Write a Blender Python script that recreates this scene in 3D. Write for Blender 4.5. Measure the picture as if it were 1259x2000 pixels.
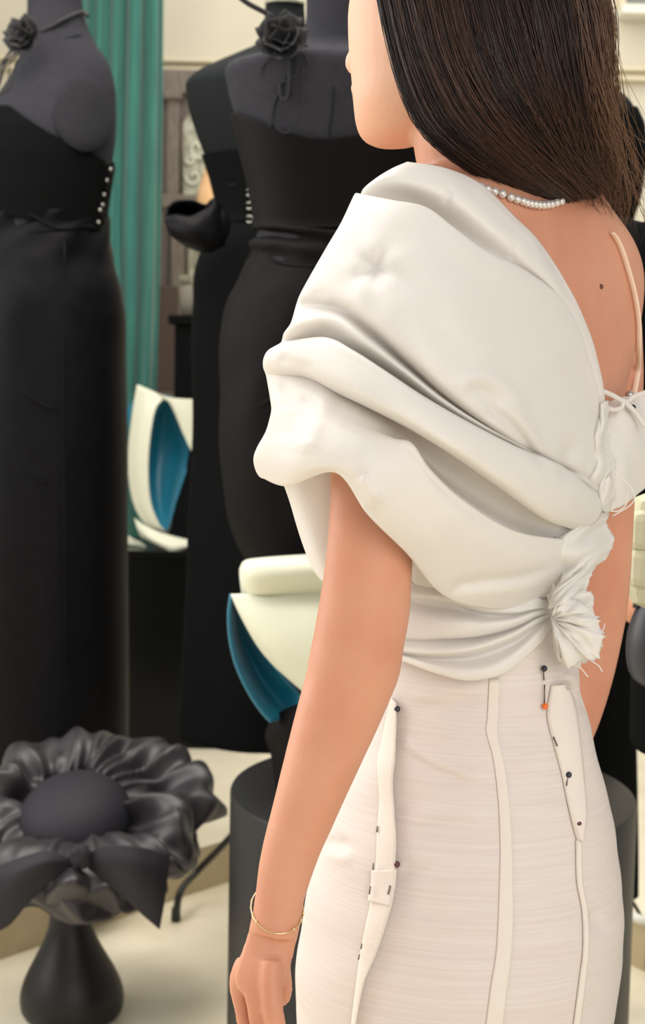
import bpy, bmesh, math, random
import numpy as np
from mathutils import Vector, Matrix, noise as mnoise

for o in list(bpy.data.objects):
    bpy.data.objects.remove(o, do_unlink=True)
SC = bpy.context.scene
COL = SC.collection
RNG = random.Random(7)
NR = np.random.RandomState(11)

# ------------------------------------------------------------------ camera
FPX, CX, CY = 3000.0, 629.5, 1000.0
CAMZ, PITCH, ROLL = 1.30, math.radians(5.5), math.radians(1.1)
_f = np.array([0, math.cos(PITCH), -math.sin(PITCH)])
_r0 = np.array([1.0, 0, 0])
_u0 = np.array([0, math.sin(PITCH), math.cos(PITCH)])
_r = math.cos(ROLL) * _r0 + math.sin(ROLL) * _u0
_u = math.cos(ROLL) * _u0 - math.sin(ROLL) * _r0
cam_d = bpy.data.cameras.new('camera')
cam = bpy.data.objects.new('camera', cam_d)
COL.objects.link(cam)
cam.matrix_world = Matrix(((_r[0], _u[0], -_f[0], 0), (_r[1], _u[1], -_f[1], 0), (_r[2], _u[2], -_f[2], CAMZ), (0, 0, 0, 1)))
cam_d.sensor_fit = 'VERTICAL'
cam_d.sensor_height = 24.0
cam_d.lens = FPX / 2000.0 * 24.0
cam_d.clip_start = 0.05
cam_d.clip_end = 60
cam_d.dof.use_dof = True
cam_d.dof.focus_distance = 1.17
cam_d.dof.aperture_fstop = 7.5
SC.camera = cam

# ------------------------------------------------------------------ world, lights, exposure
world = bpy.data.worlds.new('world')
SC.world = world
world.use_nodes = True
_bg = world.node_tree.nodes['Background']
_bg.inputs[0].default_value = (1.0, 0.965, 0.92, 1)
_bg.inputs[1].default_value = 0.58


def area(name, loc, target, size, power, col=(1, 0.95, 0.87), size_y=None):
    d = bpy.data.lights.new(name, 'AREA')
    d.energy = power
    d.color = col
    d.size = size
    if size_y:
        d.shape = 'RECTANGLE'
        d.size_y = size_y
    o = bpy.data.objects.new(name, d)
    COL.objects.link(o)
    o.location = loc
    o.rotation_euler = (Vector(target) - Vector(loc)).to_track_quat('-Z', 'Y').to_euler()
    return o


area('left_fill_light', (-2.4, 2.1, 2.1), (0.1, 1.35, 1.3), 2.2, 76, (1.0, 0.97, 0.93), 2.4)  # unseen broad light from the left, placed to brighten face and cape edge
area('front_fill_light', (1.3, -2.2, 2.3), (0.3, 1.4, 1.1), 2.4, 82, (1.0, 0.975, 0.94), 2.4)  # fill added behind the camera to even out the light on the dress
area('overhead_fill_light_near', (-0.5, 2.3, 3.3), (-0.4, 2.5, 0.0), 1.8, 90, (1.0, 0.94, 0.85))  # unseen overhead light added to brighten the near floor
area('ceiling_panel_light_far', (0.4, 4.4, 3.3), (0.4, 4.8, 0.0), 2.6, 50, (1.0, 0.95, 0.86))

SC.view_settings.view_transform = 'Standard'
SC.view_settings.look = 'None'
SC.view_settings.gamma = 1.0
SC.view_settings.exposure = 0.0
SC.view_settings.use_curve_mapping = False
try:
    SC.cycles.use_denoising = True
except Exception:
    pass


# ------------------------------------------------------------------ helpers
def P(px, py, Y):
    d = _f * FPX + _r * (px - CX) + _u * (CY - py)
    t = Y / d[1]
    return np.array([0, 0, CAMZ]) + d * t


def on_floor(px, py, z=0.0):
    d = _f * FPX + _r * (px - CX) + _u * (CY - py)
    t = (z - CAMZ) / d[2]
    return np.array([0, 0, CAMZ]) + d * t


def px2m(n, Y):
    return n * Y / FPX


def lin(r, g, b):
    def c(v):
        v /= 255.0
        return v / 12.92 if v <= 0.04045 else ((v + 0.055) / 1.055) ** 2.4
    return (c(r), c(g), c(b), 1)


def mat(name, col, rough=0.6, metal=0.0, noise=0.0, nscale=20.0, col2=None, bump=0.0, bscale=200.0, sheen=0.0,
        spec=0.5, translucent=0.0, sss=0.0, stretch=None, coat=0.0, bstretch=None, sheen_tint=None, ndetail=4.0):
    m = bpy.data.materials.new(name)
    m.use_nodes = True
    nt = m.node_tree
    b = nt.nodes['Principled BSDF']
    b.inputs['Base Color'].default_value = col
    b.inputs['Roughness'].default_value = rough
    b.inputs['Metallic'].default_value = metal
    b.inputs['Specular IOR Level'].default_value = spec
    b.inputs['Sheen Weight'].default_value = sheen
    b.inputs['Sheen Roughness'].default_value = 0.4
    if sheen_tint:
        b.inputs['Sheen Tint'].default_value = sheen_tint
    b.inputs['Coat Weight'].default_value = coat
    if sss > 0:
        b.inputs['Subsurface Weight'].default_value = sss
        b.inputs['Subsurface Radius'].default_value = (1.0, 0.35, 0.2)
        b.inputs['Subsurface Scale'].default_value = 0.008
    tc = nt.nodes.new('ShaderNodeTexCoord')
    if col2 is not None:
        n = nt.nodes.new('ShaderNodeTexNoise')
        n.inputs['Scale'].default_value = nscale
        n.inputs['Detail'].default_value = ndetail
        src = tc.outputs['Object']
        if stretch:
            mp = nt.nodes.new('ShaderNodeMapping')
            mp.inputs['Scale'].default_value = stretch
            nt.links.new(src, mp.inputs['Vector'])
            src = mp.outputs['Vector']
        nt.links.new(src, n.inputs['Vector'])
        rp = nt.nodes.new('ShaderNodeValToRGB')
        rp.color_ramp.elements[0].position = 0.35
        rp.color_ramp.elements[1].position = 0.65
        rp.color_ramp.elements[0].color = col
        rp.color_ramp.elements[1].color = col2
        nt.links.new(n.outputs['Fac'], rp.inputs['Fac'])
        nt.links.new(rp.outputs['Color'], b.inputs['Base Color'])
    if bump > 0:
        n2 = nt.nodes.new('ShaderNodeTexNoise')
        n2.inputs['Scale'].default_value = bscale
        n2.inputs['Detail'].default_value = 3.0
        src = tc.outputs['Object']
        if bstretch:
            mp = nt.nodes.new('ShaderNodeMapping')
            mp.inputs['Scale'].default_value = bstretch
            nt.links.new(src, mp.inputs['Vector'])
            src = mp.outputs['Vector']
        nt.links.new(src, n2.inputs['Vector'])
        bp = nt.nodes.new('ShaderNodeBump')
        bp.inputs['Strength'].default_value = bump
        bp.inputs['Distance'].default_value = 0.002
        nt.links.new(n2.outputs['Fac'], bp.inputs['Height'])
        nt.links.new(bp.outputs['Normal'], b.inputs['Normal'])
    if translucent > 0:
        out = nt.nodes['Material Output']
        tr = nt.nodes.new('ShaderNodeBsdfTranslucent')
        tr.inputs['Color'].default_value = col
        mx = nt.nodes.new('ShaderNodeMixShader')
        mx.inputs[0].default_value = translucent
        nt.links.new(b.outputs[0], mx.inputs[1])
        nt.links.new(tr.outputs[0], mx.inputs[2])
        nt.links.new(mx.outputs[0], out.inputs[0])
    return m


def mesh_obj(name, verts, faces, material, parent=None, smooth=True):
    me = bpy.data.meshes.new(name)
    me.from_pydata([tuple(map(float, v)) for v in verts], [], [tuple(f) for f in faces])
    me.update()
    if smooth:
        me.polygons.foreach_set('use_smooth', [True] * len(me.polygons))
    o = bpy.data.objects.new(name, me)
    COL.objects.link(o)
    if material:
        me.materials.append(material)
    if parent is not None:
        o.parent = parent
        o.matrix_parent_inverse = parent.matrix_world.inverted()
    return o


def empty(name, loc):
    o = bpy.data.objects.new(name, None)
    COL.objects.link(o)
    o.location = tuple(map(float, loc))
    o.empty_display_size = 0.05
    bpy.context.view_layer.update()
    return o


def tag(o, label, cat=None, group=None, kind=None):
    if label:
        o['label'] = label
    if cat:
        o['category'] = cat
    if group:
        o['group'] = group
    if kind:
        o['kind'] = kind
    return o


def cr(pts, n, closed=False):
    """Catmull-Rom resample of an (m,d) array, uniform in parameter."""
    p = np.asarray(pts, float)
    m = len(p)
    if closed:
        ext = np.vstack([p[-1:], p, p[:2]])
        t = np.linspace(0, m, n, endpoint=False)
    else:
        ext = np.vstack([2 * p[:1] - p[1:2], p, 2 * p[-1:] - p[-2:-1]])
        t = np.linspace(0, m - 1, n)
    i = np.minimum(t.astype(int), m - 1 if closed else m - 2)
    f = (t - i)[:, None]
    a, b, c, d = ext[i], ext[i + 1], ext[i + 2], ext[i + 3]
    return 0.5 * ((2 * b) + (-a + c) * f + (2 * a - 5 * b + 4 * c - d) * f ** 2 + (-a + 3 * b - 3 * c + d) * f ** 3)


def grid_faces(nu, nv, cu=False, cv=False, off=0):
    fs = []
    for j in range(nv if cv else nv - 1):
        for i in range(nu if cu else nu - 1):
            a = j * nu + i
            b = j * nu + (i + 1) % nu
            c = ((j + 1) % nv) * nu + (i + 1) % nu
            d = ((j + 1) % nv) * nu + i
            fs.append((a + off, b + off, c + off, d + off))
    return fs


def surf(rows, nu, nv, closed_u=False):
    """rows: list (v) of lists (u) of 3D points -> (nv,nu,3) grid."""
    R = [cr(r, nu, closed_u) for r in rows]
    A = np.stack(R, 0)
    m = A.shape[0]
    B = cr(A.reshape(m, -1), nv).reshape(nv, nu, 3)
    return B


def grid_obj(name, G, material, parent=None, closed_u=False, thick=0.0, flip=False, off=-1):
    nv, nu, _ = G.shape
    fs = grid_faces(nu, nv, closed_u)
    if flip:
        fs = [f[::-1] for f in fs]
    o = mesh_obj(name, G.reshape(-1, 3), fs, material, parent)
    if thick:
        md = o.modifiers.new('thickness', 'SOLIDIFY')
        md.thickness = thick
        md.offset = off
    return o


def tube_data(pts, radii, n=8, resample=None, caps=True, flat=None, roll=0.0):
    """tube about a polyline; flat=(a,b) scales the section along its two axes."""
    p = np.asarray(pts, float)
    r = np.asarray(radii if np.ndim(radii) else [radii] * len(p), float)
    if resample:
        q = cr(np.hstack([p, r[:, None]]), resample)
        p, r = q[:, :3], q[:, 3]
    m = len(p)
    tan = np.gradient(p, axis=0)
    tan /= np.linalg.norm(tan, axis=1)[:, None] + 1e-12
    ref = np.array([0, 0, 1.0]) if abs(tan[0][2]) < 0.9 else np.array([0, 1.0, 0])
    V = []
    nrm = np.cross(tan[0], ref)
    nrm /= np.linalg.norm(nrm)
    for i in range(m):
        nrm = nrm - tan[i] * np.dot(nrm, tan[i])
        nrm /= np.linalg.norm(nrm) + 1e-12
        bi = np.cross(tan[i], nrm)
        for k in range(n):
            a = 2 * math.pi * k / n + roll
            sa, sb = flat if flat else (1, 1)
            V.append(p[i] + r[i] * (sa * math.cos(a) * nrm + sb * math.sin(a) * bi))
    F = grid_faces(n, m, True)
    if caps:
        V.append(p[0]); V.append(p[-1])
        c0, c1 = m * n, m * n + 1
        for k in range(n):
            F.append((c0, (k + 1) % n, k))
            F.append((c1, (m - 1) * n + k, (m - 1) * n + (k + 1) % n))
    return np.array(V), F


def tube(name, pts, radii, material, parent=None, n=8, resample=None, caps=True, flat=None):
    v, f = tube_data(pts, radii, n, resample, caps, flat)
    return mesh_obj(name, v, f, material, parent)


def merge(datas):
    V, F, o = [], [], 0
    for v, f in datas:
        V.append(np.asarray(v))
        F += [tuple(i + o for i in ff) for ff in f]
        o += len(v)
    return np.vstack(V), F


def ring(c, ax, ay, a, b, n, sup=2.0):
    out = []
    for k in range(n):
        t = 2 * math.pi * k / n
        ct, st = math.cos(t), math.sin(t)
        e = 2.0 / sup
        out.append(c + ax * a * math.copysign(abs(ct) ** e, ct) + ay * b * math.copysign(abs(st) ** e, st))
    return np.array(out)


def loft_data(rings, nv=None, caps=True):
    A = np.stack(rings, 0)
    m, n, _ = A.shape
    if nv:
        A = cr(A.reshape(m, -1), nv).reshape(nv, n, 3)
        m = nv
    V = list(A.reshape(-1, 3))
    F = grid_faces(n, m, True)
    if caps:
        V.append(A[0].mean(0)); V.append(A[-1].mean(0))
        c0, c1 = m * n, m * n + 1
        for k in range(n):
            F.append((c0, (k + 1) % n, k))
            F.append((c1, (m - 1) * n + k, (m - 1) * n + (k + 1) % n))
    return np.array(V), F


def fig_rings(table, Y, ratio=0.7, n=48, disp=None, grow=0.0, sup=2.0):
    """table of (py, left px, right px[, ratio]) at depth Y -> horizontal elliptical rings."""
    R = []
    for row in table:
        py, l, r = row[:3]
        q = row[3] if len(row) > 3 else ratio
        c = P((l + r) / 2, py, Y)
        a = px2m((r - l) / 2, Y) + grow
        rg = ring(c, np.array([1.0, 0, 0]), np.array([0, 1.0, 0]), a, (a - grow) * q + grow, n, sup)
        R.append(rg)
    return R


def fig_loft(name, table, Y, material, parent, ratio=0.7, n=48, nv=None, disp=None, grow=0.0, caps=True, sup=2.0, thick=0):
    rg = fig_rings(table, Y, ratio, n, None, grow, sup)
    A = np.stack(rg, 0)
    m = A.shape[0]
    nv = nv or m * 5
    A = cr(A.reshape(m, -1), nv).reshape(nv, n, 3)
    if disp:
        C = A.mean(1, keepdims=True)
        D = A - C
        L = np.linalg.norm(D, axis=2, keepdims=True) + 1e-9
        amt = np.zeros((nv, n, 1))
        for j in range(nv):
            for k in range(n):
                amt[j, k, 0] = disp(j / (nv - 1), 2 * math.pi * k / n)
        A = A + D / L * amt
    V, F = loft_data(list(A), None, caps)
    o = mesh_obj(name, V, F, material, parent)
    if thick:
        md = o.modifiers.new('thickness', 'SOLIDIFY')
        md.thickness = thick
    return o


def rows_px(rows, basefn):
    return [[P(p[0], p[1], basefn(p[0], p[1]) + p[2]) for p in r] for r in rows]


def box_data(lo, hi):
    x0, y0, z0 = lo
    x1, y1, z1 = hi
    v = [(x0, y0, z0), (x1, y0, z0), (x1, y1, z0), (x0, y1, z0), (x0, y0, z1), (x1, y0, z1), (x1, y1, z1), (x0, y1, z1)]
    f = [(0, 3, 2, 1), (4, 5, 6, 7), (0, 1, 5, 4), (1, 2, 6, 5), (2, 3, 7, 6), (3, 0, 4, 7)]
    return np.array(v), f


def box(name, lo, hi, material, parent=None, bevel=0.0):
    v, f = box_data(lo, hi)
    o = mesh_obj(name, v, f, material, parent, smooth=False)
    if bevel:
        md = o.modifiers.new('bevel', 'BEVEL')
        md.width = bevel
        md.segments = 2
    return o


def sphere_data(c, rad, nu=12, nv=8, scale=(1, 1, 1)):
    V, F = [], []
    for j in range(nv + 1):
        ph = math.pi * j / nv
        for i in range(nu):
            th = 2 * math.pi * i / nu
            V.append((c[0] + rad * scale[0] * math.sin(ph) * math.cos(th), c[1] + rad * scale[1] * math.sin(ph) * math.sin(th), c[2] + rad * scale[2] * math.cos(ph)))
    return np.array(V), grid_faces(nu, nv + 1, True)


def fuse(name, datas, voxel, smooth_it, material, parent=None, hole=0):
    """voxel-union of closed shapes into one continuous skin."""
    V, F = merge(datas)
    me = bpy.data.meshes.new('tmp')
    me.from_pydata([tuple(map(float, v)) for v in V], [], F)
    bm = bmesh.new(); bm.from_mesh(me)
    bmesh.ops.remove_doubles(bm, verts=bm.verts, dist=1e-6)
    bmesh.ops.recalc_face_normals(bm, faces=bm.faces)
    bm.to_mesh(me); bm.free()
    o = bpy.data.objects.new('tmp', me)
    COL.objects.link(o)
    rm = o.modifiers.new('r', 'REMESH'); rm.mode = 'VOXEL'; rm.voxel_size = voxel; rm.use_smooth_shade = True
    sm = o.modifiers.new('s', 'SMOOTH'); sm.factor = 0.5; sm.iterations = smooth_it
    bpy.context.view_layer.update()
    dg = bpy.context.evaluated_depsgraph_get()
    ne = bpy.data.meshes.new_from_object(o.evaluated_get(dg))
    bpy.data.objects.remove(o, do_unlink=True)
    ne.name = name
    ne.materials.clear()
    ne.materials.append(material)
    ne.polygons.foreach_set('use_smooth', [True] * len(ne.polygons))
    r = bpy.data.objects.new(name, ne)
    COL.objects.link(r)
    if parent is not None:
        r.parent = parent
        r.matrix_parent_inverse = parent.matrix_world.inverted()
    return r


def fbm(x, y, z=0.0):
    return mnoise.noise(Vector((x, y, z)))


# ------------------------------------------------------------------ materials
M_wall = mat('cream_plaster', lin(210, 204, 185), 0.85, col2=lin(204, 197, 178), nscale=3, bump=0.1, bscale=60)
M_trim = mat('cream_moulding_paint', lin(214, 204, 176), 0.6)
M_white_trim = mat('white_trim_paint', lin(228, 226, 214), 0.45)
M_floor = mat('cream_marble', lin(238, 230, 206), 0.14, col2=lin(226, 216, 190), nscale=5, ndetail=8)
M_riser = mat('tan_stone', lin(188, 172, 138), 0.45, col2=lin(176, 160, 126), nscale=8)
M_wood = mat('grey_carved_wood', lin(132, 122, 112), 0.7, col2=lin(112, 102, 94), nscale=18, stretch=(6, 6, 1), bump=0.3, bscale=60)
M_pane = mat('etched_glass', lin(196, 198, 178), 0.35, col2=lin(150, 148, 128), nscale=26, ndetail=2)
M_curtain = mat('teal_velvet', lin(50, 112, 101), 0.85, col2=lin(42, 99, 91), nscale=14, stretch=(4, 4, 0.4), sheen=0.35, bump=0.15, bscale=300)
M_linen = mat('charcoal_linen', lin(48, 48, 53), 0.9, col2=lin(44, 44, 49), nscale=90, bump=0.25, bscale=700, spec=0.1)
M_plate = mat('shaded_linen_plate', lin(39, 39, 43), 0.9, bump=0.2, bscale=700, spec=0.1)  # darker than the form's linen, carries the shoulder shading as colour
M_linen_dark = mat('black_velvet_form', lin(25, 28, 29), 0.9, bump=0.2, bscale=500, spec=0.1)
M_black = mat('black_satin', lin(14, 14, 16), 0.5, col2=lin(11, 11, 13), nscale=30, bump=0.15, bscale=500, spec=0.08)
M_black2 = mat('black_crepe', lin(12, 13, 14), 0.85, bump=0.15, bscale=600, spec=0.05)
M_brownblack = mat('black_wool', lin(13, 10, 11), 0.55, bump=0.15, bscale=500, spec=0.07)
M_gloss_black = mat('black_lacquer', lin(11, 12, 12), 0.22, col2=lin(9, 10, 10), nscale=6, spec=0.18)
M_ped = mat('black_matte_pedestal', lin(30, 29, 29), 0.42, col2=lin(26, 25, 25), nscale=5, spec=0.3)
M_metal_black = mat('black_metal', lin(20, 20, 20), 0.45)
M_steel = mat('steel_wire', lin(190, 190, 185), 0.3, metal=1.0)
M_taffeta = mat('charcoal_taffeta', lin(38, 35, 39), 0.42, col2=lin(31, 28, 32), nscale=40, sheen=0.05, bump=0.12, bscale=700)
M_grosgrain = mat('charcoal_grosgrain', lin(38, 37, 43), 0.6, bump=0.3, bscale=900, bstretch=(1, 1, 0.1), spec=0.2)
M_sheer = mat('black_sheer_petals', lin(44, 44, 46), 0.7, translucent=0.3)
M_ivory = mat('ivory_satin', lin(206, 207, 186), 0.55, sheen=0.15, bump=0.05, bscale=500)
M_teal = mat('teal_satin', lin(4, 104, 130), 0.42, sheen=0.2, bump=0.1, bscale=30)
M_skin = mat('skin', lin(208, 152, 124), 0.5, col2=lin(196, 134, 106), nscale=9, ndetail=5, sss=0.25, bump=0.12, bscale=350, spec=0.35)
def _face_brighten(m):  # skin colour lightened above the neck, standing in for light on the face
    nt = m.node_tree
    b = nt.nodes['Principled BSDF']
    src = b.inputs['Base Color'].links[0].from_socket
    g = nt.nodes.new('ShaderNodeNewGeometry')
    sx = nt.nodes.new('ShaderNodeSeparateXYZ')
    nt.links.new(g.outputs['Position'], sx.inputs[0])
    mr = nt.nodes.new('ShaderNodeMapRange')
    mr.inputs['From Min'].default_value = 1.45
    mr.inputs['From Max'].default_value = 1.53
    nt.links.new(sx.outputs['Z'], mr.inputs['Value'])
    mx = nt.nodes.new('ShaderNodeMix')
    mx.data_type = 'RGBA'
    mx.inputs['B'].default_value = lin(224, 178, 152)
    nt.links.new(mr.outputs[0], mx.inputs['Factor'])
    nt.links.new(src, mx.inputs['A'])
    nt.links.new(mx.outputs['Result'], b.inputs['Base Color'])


_face_brighten(M_skin)
M_hair = mat('dark_brown_hair', lin(40, 26, 21), 0.42, col2=lin(25, 16, 14), nscale=14, spec=0.28)
M_hair_mid = mat('mid_brown_hair', lin(70, 46, 35), 0.42, spec=0.3)
M_hair_lit = mat('loose_brown_hair', lin(112, 82, 60), 0.4)
M_organza = mat('white_organza', lin(244, 241, 237), 0.5, translucent=0.38, sheen=0.15, bump=0.1, bscale=1200)
M_skirt = mat('slubbed_white_silk', lin(222, 210, 204), 0.6, col2=lin(229, 219, 212), nscale=9, stretch=(1, 1, 60), sheen=0.1, bump=0.10, bscale=20, bstretch=(1, 1, 70), translucent=0.15)
M_seam = mat('ivory_seam_cloth', lin(233, 224, 214), 0.65, bump=0.2, bscale=300, translucent=0.15)
M_strap = mat('beige_strap', lin(236, 212, 190), 0.5)
M_gold = mat('gold_wire', lin(236, 212, 160), 0.2, metal=1.0)
M_crystal = mat('pearl_crystal', lin(226, 218, 212), 0.12, metal=0.35, coat=0.6)
M_pin_dark = mat('dark_pin_head', lin(34, 38, 48), 0.25)
M_pin_orange = mat('orange_pin_head', lin(226, 104, 34), 0.25)
M_pin_wine = mat('wine_pin_head', lin(88, 44, 52), 0.25)
M_mole = mat('mole', lin(96, 58, 44), 0.6)
M_peach = mat('peach_form', lin(236, 190, 142), 0.75)
M_chair = mat('pale_green_upholstery', lin(178, 177, 150), 0.8, bump=0.2, bscale=300)
M_plant = mat('grey_moss', lin(112, 110, 92), 0.95)
M_pot = mat('grey_stone_pot', lin(120, 114, 104), 0.8)
M_brown = mat('dark_brown_wood', lin(84, 68, 60), 0.6)
M_grey_glass = mat('window_grey_glass', lin(120, 122, 116), 0.15)
M_lip = mat('lips', lin(196, 110, 98), 0.4)

# ------------------------------------------------------------------ the room
BACK = 6.2
Zc = 3.6
floor = box('floor', (-4, -2.5, -0.1), (4.5, BACK + 0.2, 0.0), M_floor)
tag(floor, 'cream polished marble floor of the showroom', kind='structure')
wall = box('wall_back', (-4, BACK, 0), (4.5, BACK + 0.15, Zc), M_wall)
tag(wall, 'cream plaster wall behind the dress forms', kind='structure')
zm = P(400, 140, BACK)[2]
for k, (dz0, dz1, dy) in enumerate(((0.0, 0.018, 0.045), (0.018, 0.034, 0.03), (0.034, 0.05, 0.06))):
    t = box('trim_%d' % (k + 1), (-4, BACK - dy, zm + dz0 - 0.01), (4.5, BACK, zm + dz1 - 0.01), M_trim, bevel=0.004)
    tag(t, 'cream moulding strip running along the back wall', kind='structure', group='moulding strips on the back wall')

# raised platform with a tan riser
ST = 0.11
edge = [on_floor(-260, 1965), on_floor(0, 1875), on_floor(440, 1725), on_floor(640, 1672), on_floor(900, 1720), on_floor(1230, 1884), on_floor(1259, 1897), on_floor(1500, 2010)]
e2 = cr(np.array(edge), 40)
V, F = [], []
n = len(e2)
for p in e2:
    V += [(p[0], p[1], 0.0), (p[0], p[1], ST)]
for i in range(n - 1):
    F.append((2 * i, 2 * i + 2, 2 * i + 3, 2 * i + 1))
b0 = len(V)
V += [(p[0], BACK, ST) for p in e2]
for i in range(n - 1):
    F.append((2 * i + 1, 2 * i + 3, b0 + i + 1, b0 + i))
plat = mesh_obj('platform_floor', V, F, M_floor, None, smooth=False)
plat.data.materials.append(M_riser)
for i in range(n - 1):
    plat.data.polygons[i].material_index = 1
tag(plat, 'low raised platform with a tan stone riser', kind='structure')
nos = tube('nosing', [(p[0], p[1], ST) for p in e2[22:]], 0.011, M_white_trim, plat, n=8)

# small window high on the right
wroot = empty('window_1', P(1290, 20, BACK - 0.02))
tag(wroot, 'grey window pane with a white sill high on the back wall', kind='structure')
a, b = P(1217, 18, BACK - 0.03), P(1500, 18, BACK - 0.03)
box('pane', (a[0], BACK - 0.03, a[2]), (b[0], BACK - 0.01, a[2] + 0.5), M_grey_glass, wroot)
box('window_sill', (a[0] - 0.02, BACK - 0.12, a[2] - 0.035), (b[0], BACK, a[2] + 0.002), M_white_trim, wroot, bevel=0.004)
box('window_frame', (a[0] - 0.02, BACK - 0.05, a[2]), (a[0] + 0.005, BACK, a[2] + 0.5), M_trim, wroot)

# carved double door / glazed screen under the moulding
door = empty('door_1', P(420, 700, BACK - 0.1))
door.location.z = 0.0
bpy.context.view_layer.update()
tag(door, 'grey carved wooden door with etched glass beside the teal curtain', kind='structure')
DY = BACK - 0.06


def dbox(name, l, t, r, bt, y0, y1, m=M_wood, bev=0.006):
    p0, p1 = P(l, bt, DY), P(r, t, DY)
    return box(name, (p0[0], DY - y0, p0[2]), (p1[0], DY + y1, p1[2]), m, door, bevel=bev)


dbox('back_panel', 230, 146, 470, 1330, 0.0, 0.05)
dbox('top_rail', 230, 142, 470, 184, 0.05, 0.0)
dbox('stile', 326, 184, 352, 420, 0.045, 0.0)
dbox('stile', 334, 415, 362, 720, 0.045, 0.0)
dbox('stile', 318, 184, 324, 1300, 0.03, 0.0)
dbox('mid_rail', 318, 384, 460, 408, 0.055, 0.0)
dbox('column_cap', 322, 184, 358, 198, 0.07, 0.0)
dbox('lower_stile', 312, 560, 350, 760, 0.06, 0.0, M_brown)
dbox('lower_panel', 310, 720, 470, 1320, 0.04, 0.0)
# arched glass panes
def arch(l, r, top, bt):
    V, F = [], []
    N = 14
    pts = []
    for k in range(N + 1):
        a_ = math.pi - math.pi * k / N
        pts.append(((l + r) / 2 + (r - l) / 2 * math.cos(a_), top + 45 - 45 * math.sin(a_)))
    pts = [(l, bt)] + pts + [(r, bt)]
    for q in pts:
        p = P(q[0], q[1], DY - 0.012); V.append(p)
    m_ = len(V)
    for q in pts:
        p = P(q[0], q[1], DY - 0.004); V.append(p)
    F.append(tuple(range(m_)))
    for i in range(m_):
        j = (i + 1) % m_
        F.append((i, i + m_, j + m_, j))
    o = mesh_obj('pane', V, F, M_pane, door, smooth=False)
    fr = tube('pane_frame', [P(q[0], q[1], DY - 0.014) for q in pts], 0.006, M_wood, door, n=6)
arch(355, 455, 205, 383)
arch(366, 440, 425, 700)
# etched scrolls standing on the pane
for (cx_, cy_, rr, s) in ((385, 290, 20, 1), (378, 345, 16, -1), (405, 330, 18, 1), (372, 310, 10, -1)):
    pts = [P(cx_ + s * rr * (1 - t / 14) * math.cos(t * 0.55), cy_ + rr * 1.2 * (1 - t / 14) * math.sin(t * 0.55), DY - 0.017) for t in range(13)]
    tube('etched_scroll', pts, 0.007, mat('scroll_white', lin(214, 216, 198), 0.5) if 'scroll_white' not in bpy.data.materials else bpy.data.materials['scroll_white'], door, n=6)

# curtain: one hanging length of teal velvet
cy0 = 5.55
rows = []
for j, py in enumerate((-160, 0, 150, 300, 450, 600, 760, 900, 1100, 1300)):
    l = 140 - j * 3 + (60 if py > 500 else 0) * 0.2
    r = [321, 319, 318, 316, 314, 310, 304, 300, 296, 292][j]
    row = []
    N = 61
    for i in range(N):
        u = i / (N - 1)
        fold = 0.02 * math.sin(u * 2 * math.pi * 5.3 + 0.6 * math.sin(j * 0.5)) + 0.006 * math.sin(u * 2 * math.pi * 11.7 + j * 0.3) + 0.006 * math.sin(u * 23 + j * 0.7)
        row.append(P(l + (r - l) * u, py, cy0 + fold))
    rows.append(row)
G = surf(rows, 150, 60)
cur = grid_obj('curtain', G, M_curtain, thick=0.006)
tag(cur, 'teal velvet curtain hanging beside the leftmost dress form', 'curtain')

# console with a mossy pot, between the door and the dress forms
cz = P(360, 618, 5.3)
con = empty('console_table', (cz[0] + 0.08, 5.3, ST))
tag(con, 'dark console table behind the black bow, holding a mossy pot', 'table')
box('table_top', (cz[0] - 0.04, 5.15, cz[2] - 0.03), (cz[0] + 0.3, 5.45, cz[2]), M_black2, con, bevel=0.004)
box('apron', (cz[0] - 0.02, 5.17, cz[2] - 0.4), (cz[0] + 0.28, 5.43, cz[2] - 0.03), M_black2, con)
for sx in (0.0, 0.26):
    for sy in (5.18, 5.38):
        box('leg', (cz[0] - 0.02 + sx, sy, ST), (cz[0] + 0.02 + sx, sy + 0.04, cz[2] - 0.4), M_black2, con)
pc = P(372, 612, 5.3)
pot = empty('moss_pot', (pc[0], 5.3, cz[2]))
tag(pot, 'small grey stone pot topped with moss on the console table', 'pot')
vv, ff = loft_data([ring(np.array([pc[0], 5.3, cz[2] + 0.001 + h]), np.array([1., 0, 0]), np.array([0, 1., 0]), r_, r_, 20) for h, r_ in ((0, 0.025), (0.0, 0.03), (0.05, 0.036), (0.10, 0.042), (0.105, 0.038))])
mesh_obj('pot_body', vv, ff, M_pot, pot)
vs = []
for k in range(26):
    a_ = RNG.random() * 6.28; rr = RNG.random() * 0.045
    vs.append(sphere_data((pc[0] + rr * math.cos(a_), 5.3 + rr * math.sin(a_), cz[2] + 0.108 + RNG.random() * 0.02), 0.014, 7, 5))
vv, ff = merge(vs)
mo = mesh_obj('moss', vv, ff, M_plant, pot); mo['kind'] = 'stuff'

# peach dress form, mostly hidden
pf = empty('dress_form', P(470, 900, 5.75)); pf.location.z = ST
bpy.context.view_layer.update()
tag(pf, 'plain peach dress form glimpsed behind the black bow', 'dress form')
fig_loft('torso', [(120, 445, 475), (250, 440, 480), (268, 425, 500), (285, 416, 510), (310, 407, 515), (350, 395, 520), (390, 386, 528), (430, 392, 520), (500, 400, 510), (560, 378, 530), (640, 372, 536)], 5.75, M_peach, pf, 0.7, 32)
tube('pole', [P(454, 630, 5.75), np.array([P(454, 630, 5.75)[0], 5.75, ST + 0.02])], 0.014, M_metal_black, pf)
bz = P(454, 630, 5.75)
tube('base', [(bz[0], 5.75, ST), (bz[0], 5.75, ST + 0.02)], 0.11, M_metal_black, pf, n=24)

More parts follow.
